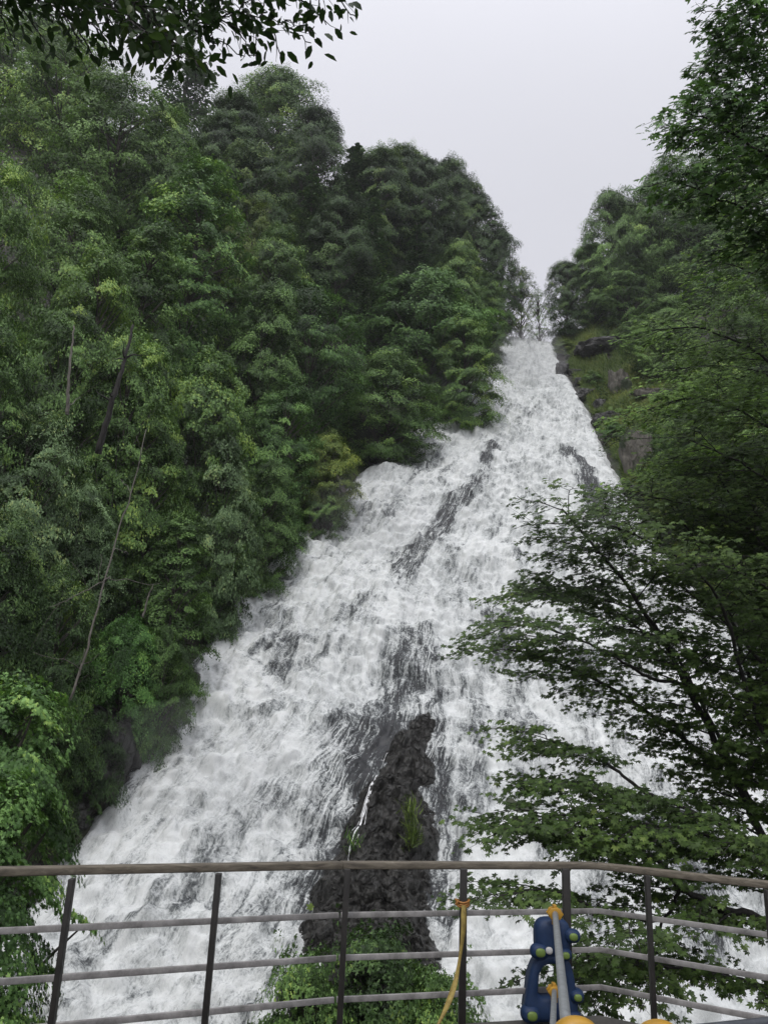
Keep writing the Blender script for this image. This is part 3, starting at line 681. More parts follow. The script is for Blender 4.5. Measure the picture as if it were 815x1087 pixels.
for lb, mt, px, py, H, rp in [
 ('low yellow green bush beside the lip on the grassy right bank', 'yellow', 598, 362, 1.6, 12),
 ('low green bush in the middle of the grassy right bank', 'light', 628, 395, 1.8, 13),
 ('dark bush above the grey rock on the right bank', 'dark', 668, 345, 3.0, 24),
 ('green bush between the grey rock and the upper falls', 'maple', 650, 450, 1.6, 15),
 ('small bush at the foot of the grassy right bank', 'light', 692, 455, 2.2, 18)]:
    plant(lb, 'shrub', mt, px, py, H, rp, 'shrub', GT, ymin=30)
GF = 'bushes in front of the black rock'
for lb, mt, px, py, Y, rp in [
 ('low dark bush before the black rock seen through the railing', 'dark', 400, 985, 21.5, 75),
 ('leafy bush seen through the railing left of the black rock foot', 'broad', 325, 1010, 20.5, 58),
 ('bush seen through the railing under the maple twigs', 'broad', 470, 1030, 20.0, 60)]:
    plant(lb, 'shrub', mt, px, py, 2.5, rp, 'bush', GF, Y=Y)

# ------------------------------------------------------------------ ground cover on both banks
def undergrowth():
    rng = np.random.default_rng(12); n = 150000
    Y = 14 + 86 * rng.random(n); side = rng.random(n) < 0.66; off = rng.exponential(7, n) + 0.5
    x = np.where(side, xl(Y) - off, xr(Y) + off); cl = fbm(x * 0.5, Y * 0.5, 0, 3, 41)
    keep = cl > np.where(off < 1.6, 0.45, -0.5); x, Y, cl, off = x[keep], Y[keep], cl[keep], off[keep]
    z = ground(x, Y) + 0.25 * np.abs(rng.normal(size=len(x))) + np.clip(cl, 0, 1) * 0.7
    n = len(x); P = np.stack([x, Y, z], 1)
    Nn = np.array([0.2, -0.5, 0.8]) + rng.normal(0, 0.45, (n, 3)); D = rng.normal(0, 1, (n, 3)) + np.array([0, -0.5, -0.3])
    me = leaves('undergrowth', P, Nn, D, rng.uniform(0.12, 0.26, n), 'tuft', np.clip(0.4 + 0.25 * rng.normal(size=n), 0, 1))
    tag(link('undergrowth', me, LM['dark']), 'dark leafy ground cover under the trees of both banks', 'undergrowth', kind='stuff')
undergrowth()
def grass():
    rng = np.random.default_rng(14); n = 170000
    Y = 42 + 50 * rng.random(n); off = 0.2 + rng.random(n) ** 1.3 * 10; x = xr(Y) + off
    cl = fbm(x * 0.5, Y * 0.35, 0, 3, 51); k = cl > -0.6; x, Y, cl = x[k], Y[k], cl[k]; n = len(x)
    P = np.stack([x, Y, ground(x, Y) + 0.02], 1); up = np.array([-0.25, -0.35, 1.0]) + rng.normal(0, 0.3, (n, 3))
    me = leaves('grass', P, np.array([0, -1, 0.3]) + rng.normal(0, 0.5, (n, 3)), up, rng.uniform(0.4, 0.9, n), 'blade', np.clip(0.6 + 0.3 * cl + 0.2 * rng.normal(size=n), 0, 1))
    tag(link('grass', me, LM['grass']), 'rough green grass on the right bank beside the upper falls', 'grass', kind='stuff')
grass()

# ------------------------------------------------------------------ rocks
def rock(name, label, c, r, seed, mat, squash=(1, 1, 1), group=None, lay=0.0, cat='rock', res=40, amp=0.35):
    th = np.linspace(0, math.pi, res); ph = np.linspace(0, 2 * math.pi, 2 * res, endpoint=False)
    T, Pp = np.meshgrid(th, ph, indexing='ij'); X, Y, Z = np.sin(T) * np.cos(Pp), np.sin(T) * np.sin(Pp), np.cos(T)
    k = 1 + amp * fbm(X * 1.3 + seed, Y * 1.3, Z * 1.3 * (1 + lay), 5, seed, 0.55)
    pw = 0.75
    V = np.stack([np.sign(X) * np.abs(X) ** pw * k * squash[0], np.sign(Y) * np.abs(Y) ** pw * k * squash[1], np.sign(Z) * np.abs(Z) ** pw * k * squash[2]], -1) * r
    m = 2 * res; i = np.arange(res - 1)[:, None] * m + np.arange(m)[None, :]; j = np.arange(res - 1)[:, None] * m + (np.arange(m)[None, :] + 1) % m
    F = np.stack([i, i + m, j + m, j], -1).reshape(-1, 4)
    o = link(name, mk_mesh(name, V.reshape(-1, 3), F, smooth=True), mat, None, tuple(float(q) for q in c))
    return tag(o, label, cat, group)

def outcrop():
    """bulging black rock face that splits the lower falls"""
    rows = [(752, 440, 452), (768, 428, 460), (790, 410, 464), (830, 384, 466), (880, 362, 466), (930, 344, 464), (980, 318, 462), (1040, 300, 470), (1110, 290, 480)]
    py = np.linspace(762, 1110, 190); u = np.linspace(0, 1, 130)
    l = np.interp(py, [r[0] for r in rows], [r[1] for r in rows]); rr = np.interp(py, [r[0] for r in rows], [r[2] for r in rows])
    l = l + 9 * fbm(py * 0.035, 0 * py, 1.0, 4, 81); rr = rr + 7 * fbm(py * 0.04, 0 * py, 5.0, 4, 82)
    V = np.zeros((190, 130, 3)); Lp = np.array([on_slope(a, b) for a, b in zip(l, py)]); Rp = np.array([on_slope(a, b) for a, b in zip(rr, py)])
    for i in range(190):
        V[i] = Lp[i] + (Rp[i] - Lp[i]) * u[:, None]  # across
    S = np.repeat(np.linspace(0, 14, 190)[:, None], 130, 1); U = V[..., 0]
    cracks = 1 - np.clip(np.abs(fbm(U * 1.5 + 0.5 * S, S * 2.2 + 0.6 * fbm(U, S, 0, 2, 66), 0, 3, 61)) * 3.0, 0, 1)
    dome = np.sin(np.clip(u, 0, 1) * math.pi)[None, :] ** 0.5 * np.sin(np.clip(np.linspace(0.02, 0.75, 190), 0, 1) * math.pi)[:, None] ** 0.4
    d = dome * 1.7 - 0.35 + 0.40 * fbm(U * 0.9, S * 0.9, 0, 4, 62) * dome - 0.22 * cracks + 0.16 * fbm(U * 4, S * 4, 0, 4, 63, 0.6)
    V[..., 1] -= d * 0.75; V[..., 2] += d * 0.55
    i = np.arange(189)[:, None] * 130 + np.arange(129)[None, :]
    F = np.stack([i, i + 1, i + 131, i + 130], -1).reshape(-1, 4)[:, ::-1]
    tag(link('rock_outcrop', mk_mesh('rock_outcrop', V.reshape(-1, 3), F, smooth=True), ROCK_WET), 'bare black wet rock bulging out of the lower middle of the falls', 'rock')
    # thin thread of water running over it
    q = [(412, 805), (404, 820), (394, 850), (385, 880), (374, 905), (370, 925), (372, 945)]
    mb = MB()
    base = np.array([on_slope(*p) for p in q]); 
    t = np.linspace(0, len(q) - 1, 70); qa = np.interp(t, range(len(q)), [p[0] for p in q]); qb = np.interp(t, range(len(q)), [p[1] for p in q])
    ia = np.clip((qb - py[0]) / (py[-1] - py[0]) * 189, 0, 188).astype(int); ib = np.clip((qa - np.interp(qb, py, l)) / (np.interp(qb, py, rr) - np.interp(qb, py, l)) * 129, 0, 128).astype(int)
    pp = V[ia, ib]
    for _ in range(2): pp[1:-1] = (pp[:-2] + 2 * pp[1:-1] + pp[2:]) / 4
    rng = np.random.default_rng(3)
    for s in range(9):
        k0 = rng.integers(0, 30); k1 = rng.integers(42, 70); w = pp[k0:k1] + np.array([1, 0, 0]) * (0.05 * vnoise(np.arange(k0, k1) * 0.16, s * 3.3, 0, 5) + rng.normal(0, 0.025) * np.linspace(0.3, 2.2, k1 - k0))[:, None] + np.array([0, -0.03, 0.02])
        mb.tube(w, np.clip(0.010 + 0.012 * vnoise(np.arange(k1 - k0) * 0.7, s, 0, 6), 0.002, 0.012), 4)
    tag(mb.build('water_trickle', WMAT_WHITE), 'thin white trickle running down the bare black rock', kind='structure')
WMAT_WHITE = foam_mat()
outcrop()
GB = 'dark boulders along the left water edge'
for k, (lb, px, py, r, sq) in enumerate([
 ('black boulder standing in the foam at the lower left water edge', 141, 812, 0.55, (0.9, 0.8, 1.1)),
 ('large dark rock face at the foot of the left bank above the railing', 98, 832, 1.5, (0.9, 1.0, 1.2)),
 ('dark rock ledge at the big bend of the left water edge', 205, 668, 1.0, (1.1, 1.0, 0.8)),
 ('dark rock at the left water edge above the big bend', 228, 640, 0.9, (1.3, 1.0, 0.7)),
 ('dark rock under the shrubs of the middle left water edge', 262, 606, 0.9, (1.4, 1.0, 0.7)),
 ('dark rock beside the black boulder under the hanging shrub', 160, 775, 0.8, (0.9, 1.0, 1.0)),
 ('low dark rock in the lower left corner of the foam', 72, 872, 0.7, (1.2, 0.9, 0.7))]):
    rock('boulder', lb, on_slope(px, py) + np.array([-0.1, -0.2, 0.15]), r, 100 + k, ROCK_WET, sq, GB, cat='boulder')
rr_ = np.random.default_rng(9)
LB = ['nearest wet boulder at the lower left water edge beside the railing maple', 'flat wet boulder just above the nearest one on the lower left edge', 'wet boulder at the left edge near the large dark rock face', 'wet boulder under the hanging shrub on the left edge', 'wet boulder just below the big bend of the left edge', 'wet boulder directly at the big bend of the left edge', 'wet boulder above the big bend, under the light leaved shrub', 'wet boulder under the shrub above the dark rock strip', 'wet boulder midway up the left edge', 'wet boulder below the yellow green maple', 'wet boulder right under the yellow green maple', 'wet boulder between the yellow green maple and the wide maple', 'wet boulder in the shade of the wide layered maple', 'wet boulder at the uphill side of the wide layered maple', 'second highest wet boulder of the left edge', 'highest wet boulder of the left edge under the farthest hanging leaves']
for k in range(16):
    y_ = 24 + 44 * (k + rr_.random()) / 16; x_ = float(xl(y_)) - 0.25 + rr_.normal(0, 0.25)
    rock('boulder', LB[k], np.array([x_, y_, float(prof(y_)) + 0.1]), rr_.uniform(0.45, 0.95), 300 + k, ROCK_WET, (rr_.uniform(.8, 1.3), 1, rr_.uniform(.6, .9)), 'wet boulders half hidden along the left water edge', cat='boulder', res=26)
LG = ['lowest small dark rock of the right edge behind the maple tips', 'small dark rock second from the bottom on the right edge', 'small dark rock beside the lower end of the dark curved streak', 'small dark rock level with the upright ribbed rock', 'small dark rock beside the upper end of the dark curved streak', 'small dark rock below the weathered grey rock on the waterline', 'small dark rock level with the weathered grey rock', 'small dark rock above the weathered grey rock on the waterline', 'small dark rock midway between the weathered rock and the lip', 'small dark rock third below the lip on the right edge', 'small dark rock second below the lip on the right edge', 'topmost small dark rock right beside the lip of the falls']
for k in range(12):
    y_ = 44 + 43 * (k + rr_.random()) / 12; x_ = float(xr(y_)) + 0.35 + rr_.normal(0, 0.25)
    rock('rock', LG[k], np.array([x_, y_, float(prof(y_)) + 0.15]), rr_.uniform(0.4, 0.85), 330 + k, ROCK_WET, (rr_.uniform(.8, 1.4), 1, rr_.uniform(.6, .9)), 'small dark rocks along the right water edge', res=26)
GG = 'grey rocks of the right bank'
def hill_pt(px, py, y0=30):
    d = ray(px, py); Ys = np.linspace(y0, 130, 4000); k = np.argmax(ground(d[0] / d[1] * Ys, Ys) >= d[2] / d[1] * Ys); return np.array([d[0] / d[1] * Ys[k], Ys[k], d[2] / d[1] * Ys[k]])
for k, (lb, px, py, r, sq) in enumerate([
 ('weathered grey rock beside the upper falls in the grassy right bank', 657, 415, 1.5, (0.6, 0.7, 1.3)),
 ('upright grey ribbed rock below the grass on the right bank', 678, 500, 1.9, (0.75, 0.7, 1.5)),
 ('dark ribbed rock on the waterline of the right bank', 645, 448, 1.0, (1.3, 0.8, 0.7)),
 ('low grey rock slab under the right bank trees', 700, 425, 1.6, (1.8, 0.9, 0.5)),
 ('dark rock shelf below the trees near the lip of the falls', 640, 372, 1.8, (1.8, 0.9, 0.5)),
 ('small dark rock on the right waterline under the lip', 597, 395, 0.9, (0.8, 0.8, 1.2)),
 ('small dark rock in the water at the fork of the upper falls', 616, 476, 0.5, (1.2, 0.9, 0.7))]):
    rock('rock', lb, hill_pt(px, py), r, 200 + k, ROCK_GREY if k in (0, 1, 3) else ROCK_WET, sq, GG, lay=0.0)
# plume grass growing on the outcrop
def tuft(label, px, py, hgt, n, mat, seed):
    rng = np.random.default_rng(seed); b = on_slope(px, py) + np.array([0, -1.0, 0.5])
    P = np.repeat(b[None], n, 0) + rng.normal(0, 0.13, (n, 3)); P[:, 2] += rng.random(n) ** 1.5 * hgt * 0.75; P[:, 0] -= (P[:, 2] - b[2]) * 0.12
    up = np.array([0, -0.1, 1.3]) + rng.normal(0, 0.35, (n, 3))
    me = leaves('grass_tuft', P, rng.normal(0, 1, (n, 3)), up, rng.uniform(0.2, 0.5, n), 'blade', rng.random(n))
    tag(link('grass_tuft', me, LM[mat]), label, 'grass tuft', 'tufts growing on the black rock')
tuft('tall yellowish tuft growing up the right side of the black rock', 436, 912, 1.7, 330, 'yellow', 1)
tuft('small green tuft at the foot of the trickle on the black rock', 376, 915, 0.2, 60, 'maple', 2)

# ------------------------------------------------------------------ dead pole and bare trunks on the left bank
def stick(name, label, px_pts, Yd, rad, mat, twigs=0, seed=0, cat='dead tree', group=None):
    rng = np.random.default_rng(seed)
    pts = np.array([at_y(a, b, y) for (a, b), y in zip(px_pts, Yd)])
    t = np.linspace(0, len(pts) - 1, 24); pp = np.stack([np.interp(t, range(len(pts)), pts[:, k]) for k in range(3)], 1) + rng.normal(0, 0.006 + 0.0022 * np.linalg.norm(pts[-1] - pts[0]), (24, 3))
    o = MB(); o.tube(pp, np.linspace(rad, rad * 0.35, 24), 7); me = o.build(name, mat)
    tag(me, label, cat, group)
    for k in range(twigs):
        i = rng.integers(1, 20); b = pp[i]; d = norm(rng.normal(0, 1, 3) + np.array([0, -0.2, 0.2])); L = rng.uniform(0.5, 1.6)
        q = np.linspace(0, 1, 6)[:, None]; w = b + d * q * L + rng.normal(0, 0.04, (6, 3)); m = MB(); m.tube(w, np.linspace(rad * 0.35, 0.006, 6), 5); m.build('branch', mat, me)
    return me
def nearY(px, py, h, y0=17):
    """distance at which the ground lies h below the line of sight"""
    Ys = np.linspace(y0, 120, 900); d = ray(px, py); g = d[2] / d[1] * Ys - ground(d[0] / d[1] * Ys, Ys)
    c = np.where((g[:-1] - h) * (g[1:] - h) <= 0)[0]; return float(Ys[c[0]]) if len(c) else float(Ys[np.argmin(abs(g - h))])
BARK_G = bark_mat('bark_weathered', (0.07, 0.062, 0.052), (0.20, 0.185, 0.16))
yb = 21.0
stick('dead_tree', 'thin pale dead pole leaning from the lower left bank up into the leaves', [(75, 745), (95, 680), (118, 590), (140, 520), (156, 455)], [yb, yb + .3, yb + .8, yb + 1.2, yb + 1.6], 0.034, BARK_G, 7, 4)
stick('dead_branch', 'pale crooked dead branch reaching left from the middle of the leaning pole', [(118, 612), (95, 625), (70, 638), (52, 645)], [21.4, 21.2, 21.0, 20.9], 0.02, BARK_G, 3, 5, 'branch')
stick('tree_trunk', 'broken brown leaning trunk between the leaves left of the tall conical tree', [(104, 480), (120, 425), (130, 392), (142, 345)], [27.8, 27.5, 27.6, 27.8], 0.13, BARK_D, 5, 6, 'trunk')
stick('tree_trunk', 'grey upright bare trunk near the left edge halfway up', [(72, 440), (74, 395), (79, 345)], [25.6, 25.4, 25.6], 0.07, BARK_G, 1, 7, 'trunk')
stick('dead_branch', 'short pale snag beside the dead pole above the bright maple sapling', [(152, 655), (158, 632), (163, 620)], [26, 26, 26], 0.035, BARK_G, 0, 8, 'branch')
# ------------------------------------------------------------------ near trees built bough by bough
def grow_tree(name, label, limbs, trunk, mat, leaf, lsize, seed, cat='tree', sec=(1.2, 2.0), sec_gap=0.32, ter=(0.35, 0.75), per_twig=16, zflat=0.25, group=None,
              droop=0.15, bark=BARK_D, start=0.15, limb_r=0.06, ter_gap=0.16, lrand=0.3, hang=0.0, up=0.1, face=(0.0, 0.0, 0.0)):
    rng = np.random.default_rng(seed); e = empty(name, tuple(trunk[0][0])); org = np.array(trunk[0][0], float)
    wood = MB(); P, Nn, D = [], [], []
    tp = np.array([t[0] for t in trunk], float); tr = [t[1] for t in trunk]
    t = np.linspace(0, len(tp) - 1, 20); pp = np.stack([np.interp(t, range(len(tp)), tp[:, k]) for k in range(3)], 1); pp[1:-1] += rng.normal(0, 0.03, (18, 3))
    wood.tube(pp - org, np.interp(t, range(len(tp)), tr), 12); link('trunk', wood.mesh('trunk', True), bark, e)
    tw = MB()
    def smooth_line(p, n):
        p = np.asarray(p, float); t = np.linspace(0, len(p) - 1, n); k = np.clip(t.astype(int), 0, len(p) - 2); f = (t - k)[:, None]
        p0, p1, p2, p3 = p[np.clip(k - 1, 0, None)], p[k], p[k + 1], p[np.clip(k + 2, None, len(p) - 1)]
        return 0.5 * ((2 * p1) + (p2 - p0) * f + (2 * p0 - 5 * p1 + 4 * p2 - p3) * f ** 2 + (3 * p1 - p0 - 3 * p2 + p3) * f ** 3)
    for li, lm in enumerate(limbs):
        pts, r0 = (lm[0], lm[1]) if isinstance(lm, tuple) and len(lm) == 2 and np.isscalar(lm[1]) else (lm, limb_r)
        pts = np.array([at_y(*q) for q in pts]); L = smooth_line(pts, 40); L[1:] += np.cumsum(rng.normal(0, 0.012, (39, 3)), 0)
        seg = np.linalg.norm(np.diff(L, axis=0), axis=1); cum = np.concatenate([[0], np.cumsum(seg)]); tot = cum[-1]
        lb = MB(); lb.tube(L - org, r0 * (1 - 0.82 * cum / tot), 8); link('limb', lb.mesh('limb', True), bark, e)
        s = tot * start; sgn = 1
        while s < tot:
            b = np.array([np.interp(s, cum, L[:, k]) for k in range(3)]); i = min(38, np.searchsorted(cum, s)); d = norm(L[min(39, i + 1)] - L[max(0, i - 1)])
            hz = norm(np.cross(d, [0, 0, 1.0]) + 1e-6) * sgn; sgn = -sgn
            dr = norm(d * 0.75 + hz * rng.uniform(0.5, 1.1) + np.array([0, 0, up * rng.normal() + up]))
            dr[2] *= 0.6
            ln = rng.uniform(*sec) * (1 - 0.45 * s / tot); k = 9; q = np.linspace(0, 1, k)
            S = b + dr * (q * ln)[:, None] + np.array([0, 0, -1]) * (droop * ln * q ** 2)[:, None] + np.cumsum(rng.normal(0, 0.02, (k, 3)), 0) * q[:, None]
            rs = max(0.007, r0 * 0.28 * (1 - 0.6 * s / tot)); tw.tube(S - org, np.linspace(rs, 0.004, k), 5, False)
            # twigs carrying leaves
            u = 0.18 * ln; sg2 = 1
            while u <= ln:
                c = np.array([np.interp(u, q * ln, S[:, kk]) for kk in range(3)]); h2 = norm(np.cross(dr, [0, 0, 1.0]) + 1e-6) * sg2; sg2 = -sg2
                d2 = norm(dr * 0.8 + h2 * rng.uniform(0.5, 1.2) + rng.normal(0, zflat, 3) * np.array([.5, .5, 1])); l2 = rng.uniform(*ter) * (1.1 - 0.5 * u / ln)
                e2 = c + d2 * l2 + np.array([0, 0, -droop * l2]); tw.tube(np.array([c, (c + e2) / 2 + rng.normal(0, 0.01, 3), e2]) - org, [0.0045, 0.003, 0.0015], 3, False)
                m = max(3, int(per_twig * l2 / ter[1])); v = rng.random(m) ** 0.8
                pos = c + (e2 - c) * v[:, None] + rng.normal(0, lsize * 0.75, (m, 3)) * np.array([1, 1, 0.45])
                P.append(pos); Nn.append(np.array([0, 0, 1.0]) + np.array(face) + rng.normal(0, lrand, (m, 3)) + d2 * 0.2)
                D.append(d2 + rng.normal(0, 0.7, (m, 3)) + np.array([0, 0, -hang])); u += ter_gap * rng.uniform(0.7, 1.3)
            s += sec_gap * rng.uniform(0.6, 1.4)
    link('twigs', tw.mesh('twigs', True), bark, e)
    P, Nn, D = map(np.vstack, (P, Nn, D)); n = len(P)
    cl = fbm(P[:, 0] * 1.2, P[:, 1] * 1.2, P[:, 2] * 1.2, 2, seed)
    me = leaves('crown', P - org, Nn, D, lsize * rng.uniform(0.65, 1.3, n), leaf, np.clip(0.45 + 0.25 * cl + 0.17 * rng.normal(size=n), 0, 1)); link('crown', me, LM[mat], e)
    tag(e, label, cat, group); print('near tree', name, n, 'leaves')
    return e

# big maple whose boughs fan out from beyond the lower right corner
T0 = at_y(905, 1060, 12.0)
limbs = [
 ([(905, 1060, 12), (830, 930, 11.8), (775, 815, 11.5), (735, 730, 11.3), (700, 660, 11), (650, 590, 10.6), (600, 535, 10.2)], 0.075),
 ([(905, 1040, 12), (820, 880, 12.3), (740, 800, 12.3), (660, 740, 12), (590, 705, 11.6), (545, 695, 11.3)], 0.06),
 ([(905, 1060, 12), (790, 905, 11), (700, 850, 10.8), (620, 835, 10.6), (560, 835, 10.4)], 0.05),
 ([(905, 1075, 12), (815, 985, 10.8), (768, 968, 10.6), (725, 945, 10.5), (690, 912, 10.5), (610, 893, 10.3), (530, 885, 10.2)], 0.075),
 ([(905, 1000, 12.5), (815, 800, 12.6), (785, 700, 12.6), (750, 600, 12.3), (700, 530, 12)], 0.06),
 ([(905, 960, 12.5), (850, 780, 13), (815, 650, 13), (790, 560, 13), (740, 480, 12.6)], 0.06),
 ([(800, 860, 11.8), (720, 700, 12), (660, 640, 12), (600, 625, 11.8), (560, 640, 11.6)], 0.035),
 ([(770, 968, 10.6), (720, 985, 10.2), (660, 985, 10), (600, 960, 9.8), (545, 955, 9.7)], 0.035),
 ([(905, 1090, 12), (830, 1050, 11), (760, 1030, 10.6), (690, 1020, 10.4), (600, 1030, 10.2)], 0.04),
 ([(700, 850, 10.8), (620, 795, 10.9), (565, 775, 10.9)], 0.028),
 ([(905, 940, 12.5), (880, 700, 12), (850, 560, 11.5), (800, 500, 11), (730, 470, 10.6)], 0.05),
 ([(735, 730, 11.3), (690, 720, 10.8), (640, 690, 10.4), (590, 670, 10.2), (555, 665, 10)], 0.03),
 ([(720, 945, 10.5), (690, 1000, 10.6), (660, 1040, 10.8), (640, 1070, 11)], 0.022),
 ([(830, 930, 11.8), (780, 880, 12.5), (730, 880, 12.7), (680, 890, 12.8), (630, 900, 12.8)], 0.03),
]
limbs += [
 ([(905, 1020, 12), (840, 860, 11), (800, 740, 10.7), (770, 640, 10.3), (710, 580, 10), (640, 560, 9.8)], 0.05),
 ([(905, 980, 12.5), (860, 780, 12.8), (815, 660, 13.2), (760, 590, 13.4), (700, 550, 13.4), (655, 535, 13.2)], 0.045),
 ([(905, 900, 12.5), (870, 700, 13), (830, 610, 13), (780, 560, 13), (720, 560, 12.8)], 0.04),
 ([(735, 730, 11.3), (700, 690, 11.6), (660, 660, 11.8), (620, 640, 12), (580, 640, 12)], 0.025),
 ([(905, 1000, 12.5), (860, 820, 11.6), (820, 720, 11.2), (760, 650, 11), (690, 600, 10.8), (640, 590, 10.6)], 0.045),
 ([(905, 960, 12.5), (870, 760, 12), (840, 640, 12), (790, 570, 11.8), (720, 540, 11.5), (670, 530, 11.3)], 0.045),
 ([(905, 960, 12.5), (880, 780, 11), (860, 680, 10.6), (810, 620, 10.3), (750, 590, 10)], 0.04),
 ([(905, 1020, 12), (860, 940, 10.8), (800, 900, 10.4), (720, 880, 10.2), (640, 870, 10), (580, 862, 9.9)], 0.035),
 ([(905, 940, 12.5), (870, 700, 13.5), (840, 560, 13.6), (780, 520, 13.6), (720, 500, 13.4)], 0.04),
 ([(905, 940, 12.5), (880, 720, 12), (850, 600, 12), (800, 540, 12)], 0.04),
]
grow_tree('maple_tree', 'big dark maple spreading flat layered boughs over the lower right of the falls', limbs,
          [((T0[0] + .6, 12.4, float(ground(T0[0] + .6, 12.4)) - .3), 0.26), ((T0[0] + .3, 12.2, T0[2] - 1.5), 0.22), (tuple(T0), 0.18), ((T0[0] + .25, 12.3, T0[2] + 2.2), 0.12), ((T0[0] + .3, 12.4, T0[2] + 5), 0.05)],
          'near', 'palmate', 0.062, 21, face=(-0.35, -0.75, 0.1), per_twig=23, sec_gap=0.18, ter_gap=0.12, start=0.3, ter=(0.35, 0.8))
# bright fine-leaved tree of the right edge
T1 = at_y(960, 620, 13.0)
limbs = [
 ([(960, 560, 13), (880, 440, 12.6), (810, 380, 12.2), (750, 350, 12), (690, 345, 11.8)], 0.05),
 ([(960, 500, 13), (880, 360, 12.6), (820, 300, 12.4), (760, 280, 12.2)], 0.045),
 ([(960, 620, 13), (880, 520, 12.2), (820, 460, 12), (750, 430, 11.8), (690, 440, 11.6)], 0.05),
 ([(960, 640, 13), (880, 580, 12.6), (820, 520, 12.6), (770, 490, 12.4), (710, 500, 12.2)], 0.045),
 ([(960, 440, 13), (900, 280, 13), (850, 230, 12.8), (790, 215, 12.6)], 0.045),
 ([(960, 560, 13), (890, 480, 13.6), (830, 410, 13.6), (770, 390, 13.6), (715, 395, 13.4)], 0.04),
 ([(960, 460, 13), (900, 340, 13.8), (850, 260, 13.8), (800, 250, 13.6)], 0.04),
]
grow_tree('broadleaf_tree', 'bright green tree with fine leaves reaching in from the right edge above the big maple', limbs,
          [((T1[0] + .8, 13.4, float(ground(T1[0] + .8, 13.4)) - .3), 0.24), ((T1[0] + .4, 13.2, T1[2] - 4), 0.19), (tuple(T1), 0.14), ((T1[0], 13.1, T1[2] + 4.5), 0.06)],
          'yellow_green', 'palmate', 0.065, 22, face=(-0.35, -0.75, 0.1), per_twig=24, sec_gap=0.15, ter_gap=0.10, start=0.12, sec=(0.9, 1.8))
# large lobed leaves in the top right corner
T2 = at_y(960, 330, 8.5)
limbs = [
 ([(960, 300, 8.5), (880, 220, 8.4), (820, 170, 8.3), (765, 135, 8.2), (715, 120, 8.1)], 0.04),
 ([(960, 250, 8.5), (890, 120, 8.4), (830, 60, 8.3), (785, 20, 8.2), (760, 5, 8.1)], 0.04),
 ([(960, 330, 8.5), (880, 270, 8.7), (820, 235, 8.7), (770, 205, 8.6), (715, 180, 8.5)], 0.035),
 ([(960, 200, 8.5), (900, 40, 8.6), (850, -30, 8.6), (800, -60, 8.5)], 0.035),
 ([(960, 270, 8.5), (890, 180, 9), (830, 110, 9), (780, 70, 9), (745, 70, 8.9)], 0.03),
 ([(960, 340, 8.5), (890, 300, 9.2), (830, 270, 9.2), (780, 255, 9.1)], 0.03),
 ([(960, 200, 8.5), (900, 90, 9.2), (850, 40, 9.4), (800, 20, 9.4), (765, 40, 9.4)], 0.03),
 ([(960, 230, 8.5), (890, 150, 9.6), (840, 130, 9.8), (780, 120, 9.8), (720, 135, 9.8)], 0.03),
 ([(960, 230, 8.5), (890, 200, 9.6), (830, 180, 9.8), (780, 170, 9.8), (730, 195, 9.8)], 0.03),
 ([(960, 150, 8.5), (890, 70, 9.4), (840, 0, 9.6), (800, -20, 9.6)], 0.03),
 ([(960, 230, 8.5), (890, 220, 9.9), (840, 90, 10.2), (790, 85, 10.4), (740, 95, 10.4)], 0.03),
]
grow_tree('maple_tree', 'maple with large lobed leaves hanging against the sky in the top right corner', limbs,
          [((T2[0] + .8, 8.6, float(ground(T2[0] + .8, 8.6)) - .3), 0.22), ((T2[0] + .5, 8.6, T2[2] - 4), 0.17), (tuple(T2), 0.10), ((T2[0], 8.6, T2[2] + 2.5), 0.04)],
          'maple', 'palmate', 0.105, 23, face=(-0.35, -0.75, 0.1), per_twig=12, sec_gap=0.13, start=0.15, sec=(0.5, 1.0), ter=(0.2, 0.42), ter_gap=0.08, lrand=0.5, hang=0.35)
# branch overhanging the lookout
T3 = np.array([-4.6, 3.2, 3.0])
limbs = [
 ([(-760, -60, 3.2), (-150, -70, 4.2), (40, -35, 4.6), (140, -14, 4.8), (220, -6, 4.9), (290, -12, 4.9), (335, -10, 4.9), (368, 2, 4.9)], 0.03),
 ([(-760, -60, 3.2), (-100, -60, 3.9), (60, -15, 4.1), (120, 25, 4.1), (150, 60, 4.1)], 0.02),
 ([(-150, -70, 4.2), (0, -40, 4.4), (80, -20, 4.4), (170, -15, 4.4), (250, -25, 4.4), (330, -30, 4.4), (405, -34, 4.4)], 0.014),
 ([(60, -15, 4.1), (120, 0, 4.2), (170, 30, 4.2), (178, 70, 4.2)], 0.010),
 ([(-150, -70, 4.2), (-20, -30, 4.3), (60, 0, 4.3), (130, 10, 4.3), (200, -5, 4.3)], 0.012),
 ([(140, 0, 4.8), (200, 20, 4.7), (260, 18, 4.7), (310, 28, 4.7)], 0.010),
]
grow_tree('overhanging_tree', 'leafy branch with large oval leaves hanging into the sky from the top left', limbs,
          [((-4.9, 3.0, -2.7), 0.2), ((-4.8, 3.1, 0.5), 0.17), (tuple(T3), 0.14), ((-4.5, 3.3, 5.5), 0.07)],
          'over', 'oval', 0.095, 24, per_twig=7, sec_gap=0.085, start=0.3, sec=(0.18, 0.42), ter=(0.08, 0.2), ter_gap=0.06, lrand=0.8, hang=1.6, up=0.02, droop=0.5)

